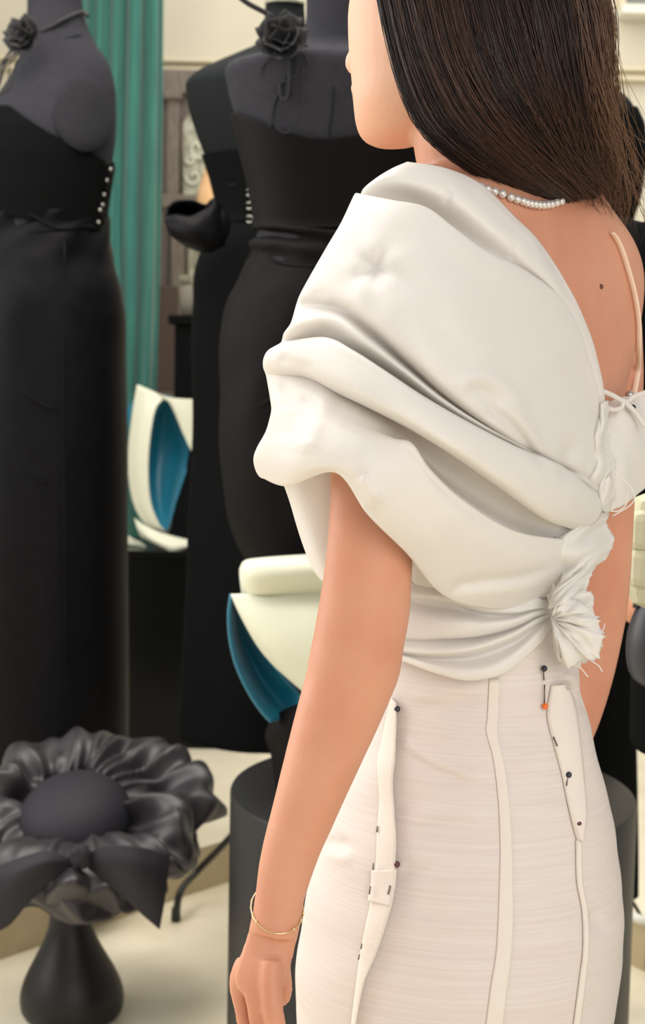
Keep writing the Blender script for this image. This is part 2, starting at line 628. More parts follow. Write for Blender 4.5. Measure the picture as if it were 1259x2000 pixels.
# ------------------------------------------------------------------ dress forms and gowns
def stand_pole(root, px, py_top, Y, zbase, rbase=0.085):
    p = P(px, py_top, Y)
    tube('pole', [(p[0], Y, p[2] + 0.1), (p[0], Y, zbase + 0.015)], 0.014, M_metal_black, root, n=12)
    vv, ff = loft_data([ring(np.array([p[0], Y, zbase + h]), np.array([1., 0, 0]), np.array([0, 1., 0]), r_, r_, 28) for h, r_ in ((0, rbase * 0.97), (0.004, rbase), (0.012, rbase), (0.02, rbase * 0.5), (0.03, 0.02))])
    mesh_obj('base', vv, ff, M_metal_black, root)


def px_line(name, pts, Yfn, r, m, parent, n=6):
    q = [P(a, b, Yfn(a, b)) for a, b in pts]
    return tube(name, q, r, m, parent, n=n, resample=len(q) * 6)


def surfY(table, Y, ratio=0.7, grow=0.0):
    """front depth of an elliptical figure at a pixel."""
    T = np.array([row[:3] for row in table], float)
    def f(px, py):
        l = np.interp(py, T[:, 0], T[:, 1]); r = np.interp(py, T[:, 0], T[:, 2])
        a = px2m((r - l) / 2, Y) + grow
        u = max(-0.999, min(0.999, (px - (l + r) / 2) / max(1e-6, (r - l) / 2)))
        return Y - a * ratio * math.sqrt(1 - u * u)
    return f


def cover(name, table, Y, ratio, top, bottom, m, parent, grow=0.004, nu=60, nv=40, thick=0.002, disp=None, arc=(1.12, -0.12)):
    """cloth shell over the near half of a figure between two py curves (functions of u in 0..1), wrapped round the sides."""
    T = np.array([row[:3] for row in table], float)
    G = np.zeros((nv, nu, 3))
    for j in range(nv):
        v = j / (nv - 1)
        for i in range(nu):
            s = i / (nu - 1)
            ang = math.pi * (arc[0] + (arc[1] - arc[0]) * s)
            uu = 0.5 + 0.5 * math.cos(ang)
            py = top(uu) + (bottom(uu) - top(uu)) * v
            l = np.interp(py, T[:, 0], T[:, 1]); r = np.interp(py, T[:, 0], T[:, 2])
            a = px2m((r - l) / 2, Y)
            c = P((l + r) / 2, py, Y)
            d = disp(s, v) if disp else 0.0
            G[j, i] = c + np.array([(a + grow + d) * math.cos(ang), -(a * ratio + grow + d) * math.sin(ang), 0])
    return grid_obj(name, G, m, parent, thick=thick, off=0)


def flower(name, label, c_px, Y, R, nrm, group=None):
    """fabric flower with rows of cupped petals, built about its centre."""
    c = P(c_px[0], c_px[1], Y)
    root = empty(name, c)
    tag(root, label, 'flower', group)
    n = Vector(nrm).normalized()
    q = n.to_track_quat('Z', 'Y')
    rng = random.Random(int(c_px[0]))
    for layer, (cnt, rad, tilt) in enumerate(((5, R * 1.0, 0.35), (5, R * 0.78, 0.75), (4, R * 0.5, 1.15))):
        for k in range(cnt):
            a = 2 * math.pi * k / cnt + layer * 0.6 + rng.uniform(-0.2, 0.2)
            V = []
            nu, nv = 7, 6
            for j in range(nv):
                t = j / (nv - 1)
                for i in range(nu):
                    s = i / (nu - 1) * 2 - 1
                    w = R * 0.55 * math.sin(math.pi * (0.12 + 0.62 * t))
                    rr = rad * t
                    z = rr * math.sin(tilt) * (0.5 + 0.6 * t) + 0.22 * R * s * s * t + 0.06 * R * math.sin(s * 4 + k) * t
                    x = rr * math.cos(tilt * 0.8)
                    y = w * s
                    ca, sa = math.cos(a), math.sin(a)
                    v = q @ Vector((x * ca - y * sa, x * sa + y * ca, z))
                    V.append(c + np.array(v))
            o = mesh_obj('petal', V, grid_faces(nu, nv), M_sheer, root)
            md = o.modifiers.new('thickness', 'SOLIDIFY'); md.thickness = 0.0012
    return root


# --- A: leftmost form
YA = 3.45
TA = [(-60, 48, 158), (0, 55, 159), (40, 53, 166), (80, 46, 183), (120, 38, 209), (160, 18, 221), (200, -8, 224), (260, -42, 223), (310, -56, 217), (370, -52, 208), (440, -34, 198), (500, -50, 208), (560, -62, 226), (640, -66, 234)]
ra = 0.8
fa = empty('dress_form', (P(95, 600, YA)[0], YA, 0))
tag(fa, 'charcoal linen dress form at the left edge, armless shoulder towards us', 'dress form')
fig_loft('torso', TA, YA, M_linen, fa, ra, 48)
fA = surfY(TA, YA, ra)
# arm plate (padded disc at the shoulder, shading put into its darker colour)
ctr = P(158, 205, fA(158, 205) - 0.004)
vv = []
rr_ = []
for k, s in enumerate((1.0, 0.97, 0.7, 0.3)):
    rr_.append(np.array([P(158 + 62 * s * math.cos(t) + 12 * s * math.sin(t), 215 + 82 * s * math.sin(t), fA(158 + 62 * s * math.cos(t), 215 + 82 * s * math.sin(t)) - (0.0, 0.003, 0.003, 0.003)[k]) for t in np.linspace(0, 2 * math.pi, 28, endpoint=False)]))
vv, ff = loft_data(rr_)
ap = mesh_obj('arm_plate', vv, ff, M_plate, fa)
px_line('seam', [(85, 130), (60, 200), (45, 270)], lambda a, b: fA(a, b) - 0.001, 0.0012, M_linen_dark, fa)
px_line('neck_seam', [(52, 66), (100, 78), (150, 70), (178, 66)], lambda a, b: fA(a, b) - 0.001, 0.0012, M_linen_dark, fa)
stand_pole(fa, 132, 1690, YA + 0.14, ST, 0.07)

ga = empty('gown', (P(95, 900, YA)[0], YA, 0.3))
tag(ga, 'black strapless gown with laced back on the leftmost dress form', 'dress')
topA = lambda u: np.interp(u, [0, 0.25, 0.42, 0.6, 0.75, 0.9, 1], [218, 222, 248, 275, 292, 310, 322])
TAg = [r for r in TA if r[0] < 600]
cover('bodice', TA, YA, ra, topA, lambda u: 452 - 30 * (1 - u) ** 1.2, M_black2, ga, grow=0.007)


def dispA(v, t):
    # folds radiating from the waist seam at the side
    s = math.sin(t)
    w = max(0.0, 1 - v * 3.2)
    return 0.006 * w * math.sin(t * 9 + v * 26) + 0.004 * math.sin(t * 5 + v * 9) * (1 - v) + 0.006 * (1 - v) * fbm(math.cos(t) * 3, v * 10, 1.3)


TAs = [(418, -34, 199), (445, -34, 203), (480, -46, 208), (520, -57, 218), (570, -68, 233), (620, -72, 240), (700, -72, 242), (900, -72, 244), (1200, -72, 246), (1440, -72, 248), (1660, -72, 246), (1700, -70, 244)]
fig_loft('skirt', TAs, YA, M_black, ga, ra, 72, nv=110, disp=dispA, grow=0.006)
fAs = surfY(TAs, YA, ra, 0.008)
for pts in ([(-20, 395), (40, 408), (80, 430), (115, 446), (160, 442), (204, 444)], [(-20, 470), (50, 455), (115, 447)],
            [(0, 702), (30, 745), (62, 778), (112, 800)], [(-10, 828), (30, 880), (60, 920), (92, 945)], [(126, 470), (124, 800), (130, 1300)]):
    px_line('seam_piping', pts, lambda a, b: fAs(a, b) - 0.002, 0.0026, M_black, ga)
for (a_, b_) in ((216, 330), (209, 352), (203, 380), (200, 400), (195, 410), (192, 434)):
    c = P(a_, b_, fA(min(a_, 205), b_) - 0.016)
    vv, ff = sphere_data(c, 0.004, 8, 6)
    mesh_obj('eyelet', vv, ff, M_steel, ga)
px_line('lacing', [(212, 335), (214, 350), (205, 365), (213, 378), (203, 392), (208, 405), (198, 420), (204, 436)], lambda a, b: fA(min(a, 205), b) - 0.014, 0.003, M_black, ga)
px_line('bow_tail', [(204, 318), (216, 322), (222, 318), (212, 332)], lambda a, b: fA(205, b) - 0.014, 0.004, M_black, ga)

flA = flower('flower_choker', 'black fabric flower choker on the leftmost dress form', (52, 74), fA(70, 72) - 0.05, 0.044, (-0.35, -0.9, 0.15))
px_line('ribbon', [(78, 62), (100, 52), (128, 36), (160, 24), (172, 32)], lambda a, b: fA(min(a, 160), b) - 0.006, 0.005, M_sheer, flA)
rngf = random.Random(3)
for k in range(7):
    x0 = 20 + k * 5
    pts = [(x0, 100), (x0 - 14 - rngf.random() * 16, 125), (x0 - 30 - rngf.random() * 20, 150 + rngf.random() * 25), (x0 - 60, 175 + rngf.random() * 25)]
    px_line('thread', pts, lambda a, b: YA - 0.22, 0.0012 + 0.0012 * (k % 3 == 0), M_sheer, flA)

# --- B: middle form
YB = 2.5
rb = 0.72
TB = [(-80, 602, 736), (0, 600, 736), (60, 598, 738), (92, 588, 746), (106, 545, 785), (118, 490, 835), (136, 447, 868), (180, 450, 866), (230, 462, 858), (300, 478, 845), (350, 490, 836), (400, 500, 828), (440, 506, 822), (490, 496, 836), (560, 468, 858), (640, 440, 880)]
fb = empty('dress_form', (P(665, 600, YB)[0], YB, P(665, 1400, YB)[2]))
tag(fb, 'charcoal linen dress form in front of the woman, neck beside her face', 'dress form')
fig_loft('torso', TB, YB, M_linen, fb, rb, 56)
fB = surfY(TB, YB, rb)
px_line('seam', [(650, 130), (650, 200), (640, 285)], lambda a, b: fB(a, b) - 0.0005, 0.0012, M_linen_dark, fb)
px_line('seam', [(560, 150), (535, 210), (532, 262)], lambda a, b: fB(a, b) - 0.0005, 0.0012, M_linen_dark, fb)
gb = empty('gown', (P(665, 900, YB)[0], YB, P(665, 1450, YB)[2]))
tag(gb, 'brown-black strapless gown draped at the hips on the middle dress form', 'dress')
topB = lambda u: np.interp(u, [0, 0.06, 0.2, 0.35, 0.45, 0.6, 0.75, 0.9, 1], [228, 240, 274, 289, 291, 282, 262, 240, 230])
cover('bodice', TB, YB, rb, topB, lambda u: 452 + 10 * u, M_brownblack, gb, grow=0.006, nu=72)


def dispB(v, t):
    w = math.exp(-((v - 0.09) / 0.07) ** 2)
    c = math.cos(t)
    return 0.009 * w * math.sin(v * 84 - 4.5 * c) * (0.55 - 0.45 * c) + 0.007 * math.exp(-((v - 0.3) / 0.22) ** 2) * fbm(c * 2.5 + v * 6, v * 12, 0.4) + 0.004 * fbm(c * 4, v * 6, 3)


TBs = [(432, 506, 822), (456, 504, 824), (490, 496, 838), (540, 481, 852), (600, 452, 872), (690, 433, 890), (800, 432, 896), (900, 434, 900), (1000, 447, 905), (1060, 466, 910), (1130, 500, 915), (1220, 540, 920), (1320, 560, 925), (1420, 552, 935), (1492, 545, 945), (1500, 548, 940)]
fig_loft('skirt', TBs, YB, M_brownblack, gb, rb, 80, nv=140, disp=dispB, grow=0.005)
fBs = surfY(TBs, YB, rb, 0.006)
for pts in ([(505, 455), (560, 446), (640, 442), (720, 444)], [(496, 472), (520, 500), (570, 518), (640, 520)],
            [(536, 775), (500, 800), (462, 830), (436, 846)], [(520, 938), (495, 972), (465, 1000), (446, 1006)], [(498, 480), (480, 520), (450, 590), (436, 660)]):
    px_line('seam_piping', pts, lambda a, b: fBs(a, b) - 0.003, 0.0032, M_brownblack, gb)
# cord that runs up from the neck
cord = px_line('neck_cord', [(440, -30), (480, 4), (530, 32), (565, 62), (600, 92), (640, 112), (690, 122), (735, 118)], lambda a, b: (YB - 0.09) if a > 560 else YB - 0.09 - (560 - a) * 0.0003, 0.0042, M_sheer, None, n=8)
tag(cord, 'thin black cord tied round the neck of the middle dress form', 'cord')
flB = flower('fabric_flower', 'black fabric flower pinned at the neck of the middle dress form', (552, 80), YB - 0.11, 0.04, (-0.1, -0.95, 0.25))
for pts, r_ in (([(563, 95), (566, 130), (565, 165), (561, 192), (550, 190), (547, 165)], 0.0036), ([(578, 100), (582, 130), (575, 150), (545, 165), (548, 178)], 0.0014), ([(596, 105), (603, 122), (602, 132)], 0.0014), ([(560, 190), (540, 210), (535, 240), (550, 258), (568, 255), (586, 220), (594, 185)], 0.0012), ([(530, 112), (512, 130), (508, 152)], 0.0010)):
    px_line('thread', pts, lambda a, b: fB(a, max(b, 140)) - 0.008, r_, M_linen, flB)

# --- C: form behind, with the black bow
YC = 3.35
rc = 0.7
TC = [(-20, 520, 592), (8, 519, 593), (60, 514, 598), (88, 500, 612), (104, 470, 640), (128, 420, 690), (148, 384, 728), (166, 368, 744), (185, 367, 745), (225, 374, 738), (270, 388, 724), (310, 403, 709), (350, 416, 696), (400, 428, 684), (430, 431, 681), (480, 402, 710), (540, 384, 728)]
fc = empty('dress_form', (P(556, 600, YC)[0], YC, ST))
tag(fc, 'black velvet dress form half hidden behind the middle form', 'dress form')
fig_loft('torso', TC, YC, M_linen_dark, fc, rc, 48)
fig_loft('neck_cap', [(-2, 522, 590), (4, 517, 595), (9, 518, 594)], YC, M_pane, fc, 0.95, 32)
fC = surfY(TC, YC, rc)
pC = P(556, 1430, YC)
tube('pole', [(pC[0], YC, pC[2] + 0.1), (pC[0], YC, pC[2] - 0.12)], 0.016, M_metal_black, fc, n=12)
top = np.array([pC[0], YC, pC[2] - 0.1])
foot = on_floor(345, 1800, 0.0)
# bent metal legs of the stand
kn = P(352, 1742, foot[1])
foot_c = np.array([foot[0], foot[1], 0.0])
for k in range(4):
    if k == 0:
        pts = [top, P(445, 1640, 3.5), P(385, 1702, 3.56), kn, foot_c + np.array([-0.002, 0, 0.004])]
    else:
        a_ = [0, 1.1, 5.3, 4.5][k]
        d = np.array([math.cos(a_), math.sin(a_), 0])
        zf = ST if k in (1,) else ST * 0
        pts = [top, np.array([pC[0], YC, 0]) + d * 0.16 + np.array([0, 0, 0.28]), np.array([pC[0], YC, 0]) + d * 0.27 + np.array([0, 0, 0.15]), np.array([pC[0], YC, 0]) + d * 0.29 + np.array([0, 0, 0.06]), np.array([pC[0], YC, 0]) + d * 0.29 + np.array([0, 0, 0.004])]
        if k == 1:
            pts = [p + np.array([0, 0, ST if i_ > 0 else 0]) for i_, p in enumerate(pts)]
    lg = tube('leg', pts, 0.0085, M_metal_black, fc, n=10, resample=30)
    tube('rubber_foot', [pts[-1] + np.array([0, 0, 0.03]), pts[-1]], [0.010, 0.012], M_metal_black, lg, n=10)

gc = empty('gown', (P(556, 900, YC)[0], YC, P(556, 1435, YC)[2]))
tag(gc, 'long black gown with open hooked back on the velvet form behind', 'dress')
cover('bodice', TC, YC, rc, lambda u: 308 - 10 * u, lambda u: 440, M_black2, gc, grow=0.006)
TCs = [(424, 430, 682), (440, 425, 686), (480, 400, 712), (535, 384, 728), (600, 380, 732), (700, 378, 734), (850, 376, 738), (1000, 370, 744), (1100, 366, 750), (1250, 358, 758), (1350, 353, 762), (1425, 350, 765), (1437, 352, 764)]
fig_loft('skirt', TCs, YC, M_black2, gc, rc, 64, nv=90, grow=0.004, disp=lambda v, t: 0.005 * math.sin(t * 7 + v * 3) * v + 0.004 * fbm(math.cos(t) * 4, v * 9, 5))
for b_ in (350, 376, 402, 428):
    c0 = P(487, b_, fC(487, b_) - 0.012)
    pts = [c0 + np.array([0.007 * math.cos(t), -0.002, 0.007 * math.sin(t)]) for t in np.linspace(-2.4, 2.4, 9)]
    tube('hook', pts, 0.0015, M_steel, gc, n=6)
px_line('neckline_piping', [(408, 312), (425, 345), (440, 358), (462, 362)], lambda a, b: fC(a, b) - 0.01, 0.002, M_linen_dark, gc)

# black bow at C's hip
bw = empty('bow', P(380, 440, 3.2))
tag(bw, 'large folded black bow at the hip of the gown behind the teal curtain edge', 'bow')
YW = 3.17
def bow_loop(rows, m, name='loop'):
    G = surf([[P(a, b, YW + d) for a, b, d in r] for r in rows], 34, 24)
    return grid_obj(name, G, m, bw, thick=0.004, off=0)
bow_loop([[(326, 404, 0.02), (345, 393, 0.0), (375, 392, 0.0), (400, 400, 0.01), (418, 388, 0.0), (436, 408, 0.05)],
          [(322, 424, 0.0), (345, 415, 0.05), (372, 420, 0.07), (400, 410, 0.02), (420, 400, -0.02), (438, 420, 0.05)],
          [(322, 432, -0.03), (345, 425, -0.04), (372, 426, -0.05), (400, 416, -0.045), (420, 416, -0.03), (438, 432, 0.05)],
          [(327, 446, -0.04), (352, 448, -0.065), (380, 450, -0.075), (405, 448, -0.06), (422, 448, -0.03), (438, 450, 0.05)],
          [(340, 464, -0.03), (365, 470, -0.055), (390, 474, -0.06), (408, 474, -0.05), (424, 468, -0.02), (438, 468, 0.05)],
          [(366, 482, 0.0), (382, 488, -0.015), (396, 492, -0.02), (410, 492, -0.015), (424, 486, 0.0), (438, 480, 0.05)]], M_black)
vv, ff = sphere_data(P(430, 440, YW + 0.03), 0.03, 14, 10, (0.7, 0.8, 1.2))
mesh_obj('knot', vv, ff, M_black, bw)

# --- D: tall column gown behind the woman
YD = 2.95
TD = [(40, 1070, 1160), (130, 1066, 1166), (170, 1030, 1196), (195, 1000, 1226), (240, 985, 1246), (300, 980, 1252), (380, 1000, 1240), (440, 1012, 1222), (520, 990, 1245)]
fd = empty('dress_form', (P(1118, 600, YD)[0], YD, 0))
tag(fd, 'dark dress form hidden behind the woman\'s hair and shoulder', 'dress form')
fig_loft('torso', TD, YD, M_linen_dark, fd, 0.7, 40)
stand_pole(fd, 1118, 1600, YD, 0.0)
gd = empty('gown', (P(1118, 900, YD)[0], YD, 0.0))
tag(gd, 'straight black column gown standing behind the woman\'s bare arm', 'dress')
cover('bodice', TD, YD, 0.7, lambda u: 250 - 40 * u, lambda u: 470, M_black2, gd, grow=0.008)
fig_loft('skirt', [(440, 1008, 1226), (470, 1000, 1236), (540, 985, 1252), (640, 975, 1266), (760, 978, 1264), (880, 990, 1250), (980, 1004, 1236), (1100, 1010, 1230), (1200, 1012, 1231), (1300, 1012, 1234), (1500, 1012, 1240), (1640, 1012, 1243), (1740, 1012, 1244)], YD, M_black2, gd, 0.7, 48, grow=0.003, disp=lambda v, t: 0.004 * math.sin(6 * t + v * 4) * v)

# ------------------------------------------------------------------ pedestals
YP = 2.42
pc = P(843, 1540, YP)
rp_ = px2m(402, YP)
ped = empty('round_pedestal', (pc[0], YP, 0))
tag(ped, 'big round black pedestal behind the white skirt', 'pedestal')
ztop = pc[2]
def cyl(c, r, z0, z1, n=72, bev=0.006):
    return loft_data([ring(np.array([c[0], c[1], z]), np.array([1., 0, 0]), np.array([0, 1., 0]), q, q, n) for z, q in ((z0, r * 0.98), (z0, r), (z1 - bev, r), (z1 - bev * 0.3, r - bev * 0.3), (z1, r - bev), (z1, r * 0.4))])
vv, ff = cyl((pc[0], YP), rp_, 0.0, ztop)
o = mesh_obj('drum', vv, ff, M_ped, ped, smooth=True)
md = o.modifiers.new('edges', 'EDGE_SPLIT'); md.split_angle = math.radians(40)
# black lacquer box pedestal at the back
YX = 4.65
bx0, bx1 = P(238, 1480, YX), P(470, 1478, YX)
zt = P(340, 1076, YX)[2]
pb = empty('box_pedestal', ((bx0[0] + bx1[0]) / 2, YX + 0.2, ST))
tag(pb, 'black lacquered box pedestal under the small ivory and teal loop', 'pedestal')
box('body', (bx0[0], YX, ST), (bx1[0], YX + 0.4, zt - 0.02), M_gloss_black, pb, bevel=0.003)
box('top_slab', (bx0[0] - 0.008, YX - 0.008, zt - 0.02), (bx1[0] + 0.008, YX + 0.408, zt), M_gloss_black, pb, bevel=0.003)

# ------------------------------------------------------------------ ivory and teal loops
def sheet(root, name, rows, Y, m, nu=30, nv=24, thick=0.005):
    G = surf([[P(a, b, Y + d) for a, b, d in r] for r in rows], nu, nv)
    return grid_obj(name, G, m, root, thick=thick, off=0)


YS = 4.80
s1 = empty('satin_loop', (P(315, 1070, YS)[0], YS, zt))
tag(s1, 'small ivory satin loop with teal lining on the box pedestal', 'sculpture')
sheet(s1, 'ivory_band', [[(268, 752, 0.0), (260, 800, -0.01), (252, 870, -0.02), (251, 920, -0.03), (262, 985, -0.05), (290, 1030, -0.07), (321, 1037, -0.08)],
                         [(290, 762, -0.02), (280, 805, -0.04), (270, 870, -0.06), (269, 925, -0.07), (280, 985, -0.08), (302, 1025, -0.085), (322, 1038, -0.08)],
                         [(322, 776, -0.02), (303, 800, -0.05), (292, 860, -0.08), (289, 925, -0.09), (294, 980, -0.09), (308, 1018, -0.088), (323, 1039, -0.08)]], YS, M_ivory)
sheet(s1, 'ivory_flap', [[(268, 752, 0.0), (300, 766, -0.02), (330, 776, -0.03), (356, 779, -0.03), (381, 780, -0.02)],
                         [(318, 778, -0.02), (330, 782, -0.03), (345, 800, -0.035), (362, 810, -0.035), (380, 815, -0.025)],
                         [(326, 780, -0.02), (338, 796, -0.03), (352, 828, -0.035), (365, 850, -0.035), (378, 850, -0.03)],
                         [(334, 788, -0.02), (346, 815, -0.03), (358, 845, -0.035), (367, 868, -0.035), (376, 884, -0.03)]], YS, M_ivory)
sheet(s1, 'teal_lining', [[(322, 772, 0.0), (298, 810, 0.03), (286, 870, 0.04), (283, 930, 0.02), (292, 985, -0.02), (307, 1020, -0.06), (322, 1036, -0.07)],
                          [(330, 774, 0.03), (318, 815, 0.09), (310, 870, 0.1), (306, 930, 0.07), (310, 985, 0.02), (316, 1020, -0.04), (324, 1036, -0.07)],
                          [(338, 782, 0.02), (345, 830, 0.07), (346, 880, 0.08), (340, 930, 0.05), (332, 985, 0.0), (328, 1020, -0.05), (326, 1036, -0.07)],
                          [(345, 790, 0.0), (366, 850, 0.0), (372, 890, 0.0), (358, 935, -0.02), (342, 985, -0.04), (332, 1020, -0.06), (327, 1036, -0.07)]], YS, M_teal)
sheet(s1, 'black_fold', [[(372, 870, 0.0), (360, 930, -0.01), (342, 985, -0.035), (330, 1040, -0.06), (300, 1060, -0.06)],
                         [(392, 880, -0.03), (388, 940, -0.06), (380, 990, -0.09), (370, 1045, -0.1), (330, 1066, -0.09)],
                         [(410, 890, 0.0), (408, 950, 0.0), (405, 1000, 0.0), (400, 1050, 0.0), (380, 1074, 0.0)]], YS, M_black2)
sheet(s1, 'ivory_hem', [[(262, 1012, -0.06), (285, 1028, -0.09), (310, 1040, -0.105), (345, 1050, -0.11), (372, 1056, -0.1)],
                        [(268, 1030, -0.08), (290, 1048, -0.12), (318, 1060, -0.14), (345, 1066, -0.14), (370, 1066, -0.12)],
                        [(276, 1048, -0.08), (300, 1060, -0.12), (325, 1072, -0.14), (340, 1080, -0.14), (360, 1072, -0.12)]], YS, M_ivory)
sheet(s1, 'grey_hem', [[(236, 1036, 0.0), (255, 1050, -0.05), (275, 1060, -0.07)], [(236, 1062, 0.0), (255, 1064, -0.05), (285, 1068, -0.07)]], YS, M_ivory)
sheet(s1, 'teal_edge', [[(246, 800, 0.02), (254, 790, 0.02), (262, 780, 0.02)], [(245, 850, 0.02), (250, 840, 0.02), (258, 800, 0.02)]], YS, M_teal)

YT = 2.30
s2 = empty('satin_loop', (P(560, 1400, YT)[0], YT, ztop))
tag(s2, 'large ivory satin fold with dark teal lining behind the woman\'s arm', 'sculpture')
sheet(s2, 'ivory_roll', [[(625, 1084, 0.02), (560, 1088, 0.02), (500, 1093, 0.02), (478, 1098, 0.03), (470, 1112, 0.05)],
                         [(640, 1090, -0.04), (570, 1092, -0.04), (505, 1096, -0.035), (480, 1102, -0.02), (470, 1118, 0.02)],
                         [(640, 1120, -0.06), (570, 1122, -0.06), (505, 1126, -0.05), (480, 1128, -0.03), (471, 1132, 0.01)],
                         [(640, 1160, -0.03), (570, 1160, -0.03), (510, 1160, -0.03), (485, 1160, -0.01), (474, 1158, 0.02)]], YT, M_ivory)
sheet(s2, 'ivory_fold', [[(640, 1142, -0.02), (570, 1150, -0.02), (500, 1158, -0.02), (470, 1160, -0.01), (452, 1160, 0.0)],
                         [(660, 1200, -0.06), (600, 1200, -0.06), (535, 1205, -0.05), (490, 1205, -0.03), (466, 1190, -0.01)],
                         [(670, 1270, -0.08), (630, 1270, -0.08), (580, 1270, -0.07), (530, 1262, -0.05), (488, 1232, -0.02)],
                         [(680, 1330, -0.08), (650, 1335, -0.08), (620, 1335, -0.07), (575, 1318, -0.05), (512, 1270, -0.02)],
                         [(690, 1390, -0.06), (665, 1390, -0.06), (640, 1380, -0.06), (605, 1358, -0.04), (540, 1302, -0.02), ]], YT, M_ivory, thick=0.006)
sheet(s2, 'teal_lining', [[(451, 1160, 0.0), (447, 1200, 0.0), (450, 1250, 0.0), (462, 1300, 0.0), (485, 1350, 0.0), (510, 1388, 0.0), (530, 1410, 0.0)],
                          [(454, 1162, 0.01), (462, 1205, 0.05), (475, 1255, 0.07), (496, 1305, 0.07), (522, 1350, 0.06), (545, 1380, 0.04), (560, 1400, 0.02)],
                          [(460, 1166, 0.0), (485, 1220, 0.02), (515, 1268, 0.03), (548, 1315, 0.03), (575, 1345, 0.03), (592, 1365, 0.02), (605, 1385, 0.0)]], YT, M_teal)
px_line('edge_binding', [(452, 1160), (447, 1200), (450, 1250), (462, 1300), (485, 1350), (510, 1388), (530, 1410)], lambda a, b: YT - 0.001, 0.0028, bpy.data.materials['teal_satin'], s2)
# dark wrap that carries the fold down to the pedestal
sheet(s2, 'black_base', [[(530, 1405, 0.03), (560, 1385, 0.0), (600, 1370, -0.02), (660, 1360, -0.02)],
                         [(520, 1440, 0.04), (545, 1430, 0.0), (590, 1425, -0.03), (660, 1420, -0.03)],
                         [(532, 1478, 0.05), (550, 1490, 0.01), (590, 1510, -0.02), (660, 1515, -0.02)],
                         [(545, 1575, 0.03), (560, 1582, 0.01), (600, 1588, -0.02), (660, 1588, -0.02)]], YT + 0.01, M_brownblack)

# ------------------------------------------------------------------ hat on its stand
YH = 2.95
st = empty('hat_stand', (P(138, 2020, YH)[0], YH, 0))
tag(st, 'black hourglass head stand holding the ruched hat', 'stand')
prof = [(1625, 118, 160), (1645, 96, 184), (1690, 90, 186), (1760, 94, 180), (1810, 97, 177), (1840, 96, 178), (1868, 91, 184), (1895, 80, 196), (1922, 66, 212), (1950, 51, 229), (1976, 40, 241), (1998, 36, 245), (2018, 38, 243), (2030, 44, 236)]
zs = P(140, 2034, YH)[2]
rg = fig_rings(prof, YH, 0.95, 40)
vv, ff = loft_data(rg, 70)
vv[:, 2] -= zs
mesh_obj('column', vv, ff, M_ped, st)
hat = empty('ruched_hat', P(165, 1600, YH))
tag(hat, 'charcoal taffeta hat with smooth crown, ruched brim and front bow', 'hat')
hc = P(158, 1600, YH)
nrm = np.array([-0.05, -0.36, 0.92]); nrm /= np.linalg.norm(nrm)
ax = np.array([1.0, 0, 0]); ax -= nrm * ax.dot(nrm); ax /= np.linalg.norm(ax)
ay = np.cross(nrm, ax)
cc = P(143, 1562, YH - 0.02)
rings = []
for t in np.linspace(0.04, 1.5, 18):
    rings.append(ring(cc - nrm * 0.05 + nrm * 0.082 * math.cos(t), ax, ay, 0.113 * math.sin(t) ** 0.9, 0.118 * math.sin(t) ** 0.9, 40))
rings.append(ring(cc - nrm * 0.1, ax, ay, 0.112, 0.115, 40))
vv, ff = loft_data(rings)
mesh_obj('crown', vv, ff, M_grosgrain, hat)


def ridged(x, y, z):
    return 1 - abs(2 * fbm(x, y, z))


def soft(x, y, z):
    return 1.1 - math.sqrt(4 * fbm(x, y, z) ** 2 + 0.04)


nth, ns = 260, 90
G = np.zeros((ns, nth, 3))
for j in range(ns):
    s = j / (ns - 1)
    phi = math.pi * (-0.08 + 1.75 * s)          # over the top from the crown outwards and round below
    for i in range(nth):
        th = 2 * math.pi * i / nth
        ct, sn = math.cos(th), math.sin(th)
        Rm = 0.168 + 0.012 * fbm(ct * 1.5, sn * 1.5, 7)
        w = 0.088 + 0.01 * fbm(ct * 2, sn * 2, 3)
        h = 0.076
        sw = 1.3 * s + 0.4 * fbm(ct * 1.2, sn * 1.2, s * 1.5)
        f1 = soft(ct * 1.9 + sw, sn * 1.9 - sw, s * 2.0)
        f2 = soft(ct * 4.2 - sw * 2, sn * 4.2 + sw, s * 3.6 + 4)
        d = 0.055 * (f1 - 0.62) + 0.03 * (f2 - 0.6)
        d *= min(1, s * 8)
        if sn < -0.6 and s < 0.5:
            d *= 1 - 0.75 * min(1, (-0.6 - sn) / 0.2)
        rr = Rm - (w + d) * math.cos(phi)
        zz = (h + d) * math.sin(phi) if math.sin(phi) > 0 else (0.4 * h + 0.6 * d) * math.sin(phi)
        zz += 0.006 * max(0.0, sn)
        G[j, i] = hc - nrm * 0.02 + ax * rr * ct * 1.04 + ay * rr * sn + nrm * zz
grid_obj('brim', G, M_taffeta, hat, closed_u=True)
YB_ = 2.715
sheet(hat, 'bow_tail', [[(-70, 1716, 0.01), (0, 1690, 0.0), (50, 1672, -0.01), (92, 1664, -0.01), (140, 1676, 0.0)],
                        [(-60, 1750, 0.0), (0, 1722, -0.015), (45, 1700, -0.03), (85, 1688, -0.03), (140, 1682, 0.0)],
                        [(-50, 1790, 0.0), (-5, 1765, -0.015), (35, 1735, -0.025), (80, 1708, -0.02), (142, 1688, 0.0)],
                        [(-35, 1830, 0.0), (15, 1809, -0.01), (50, 1770, -0.015), (90, 1728, -0.01), (144, 1694, 0.0)]], YB_, M_grosgrain, thick=0.003)
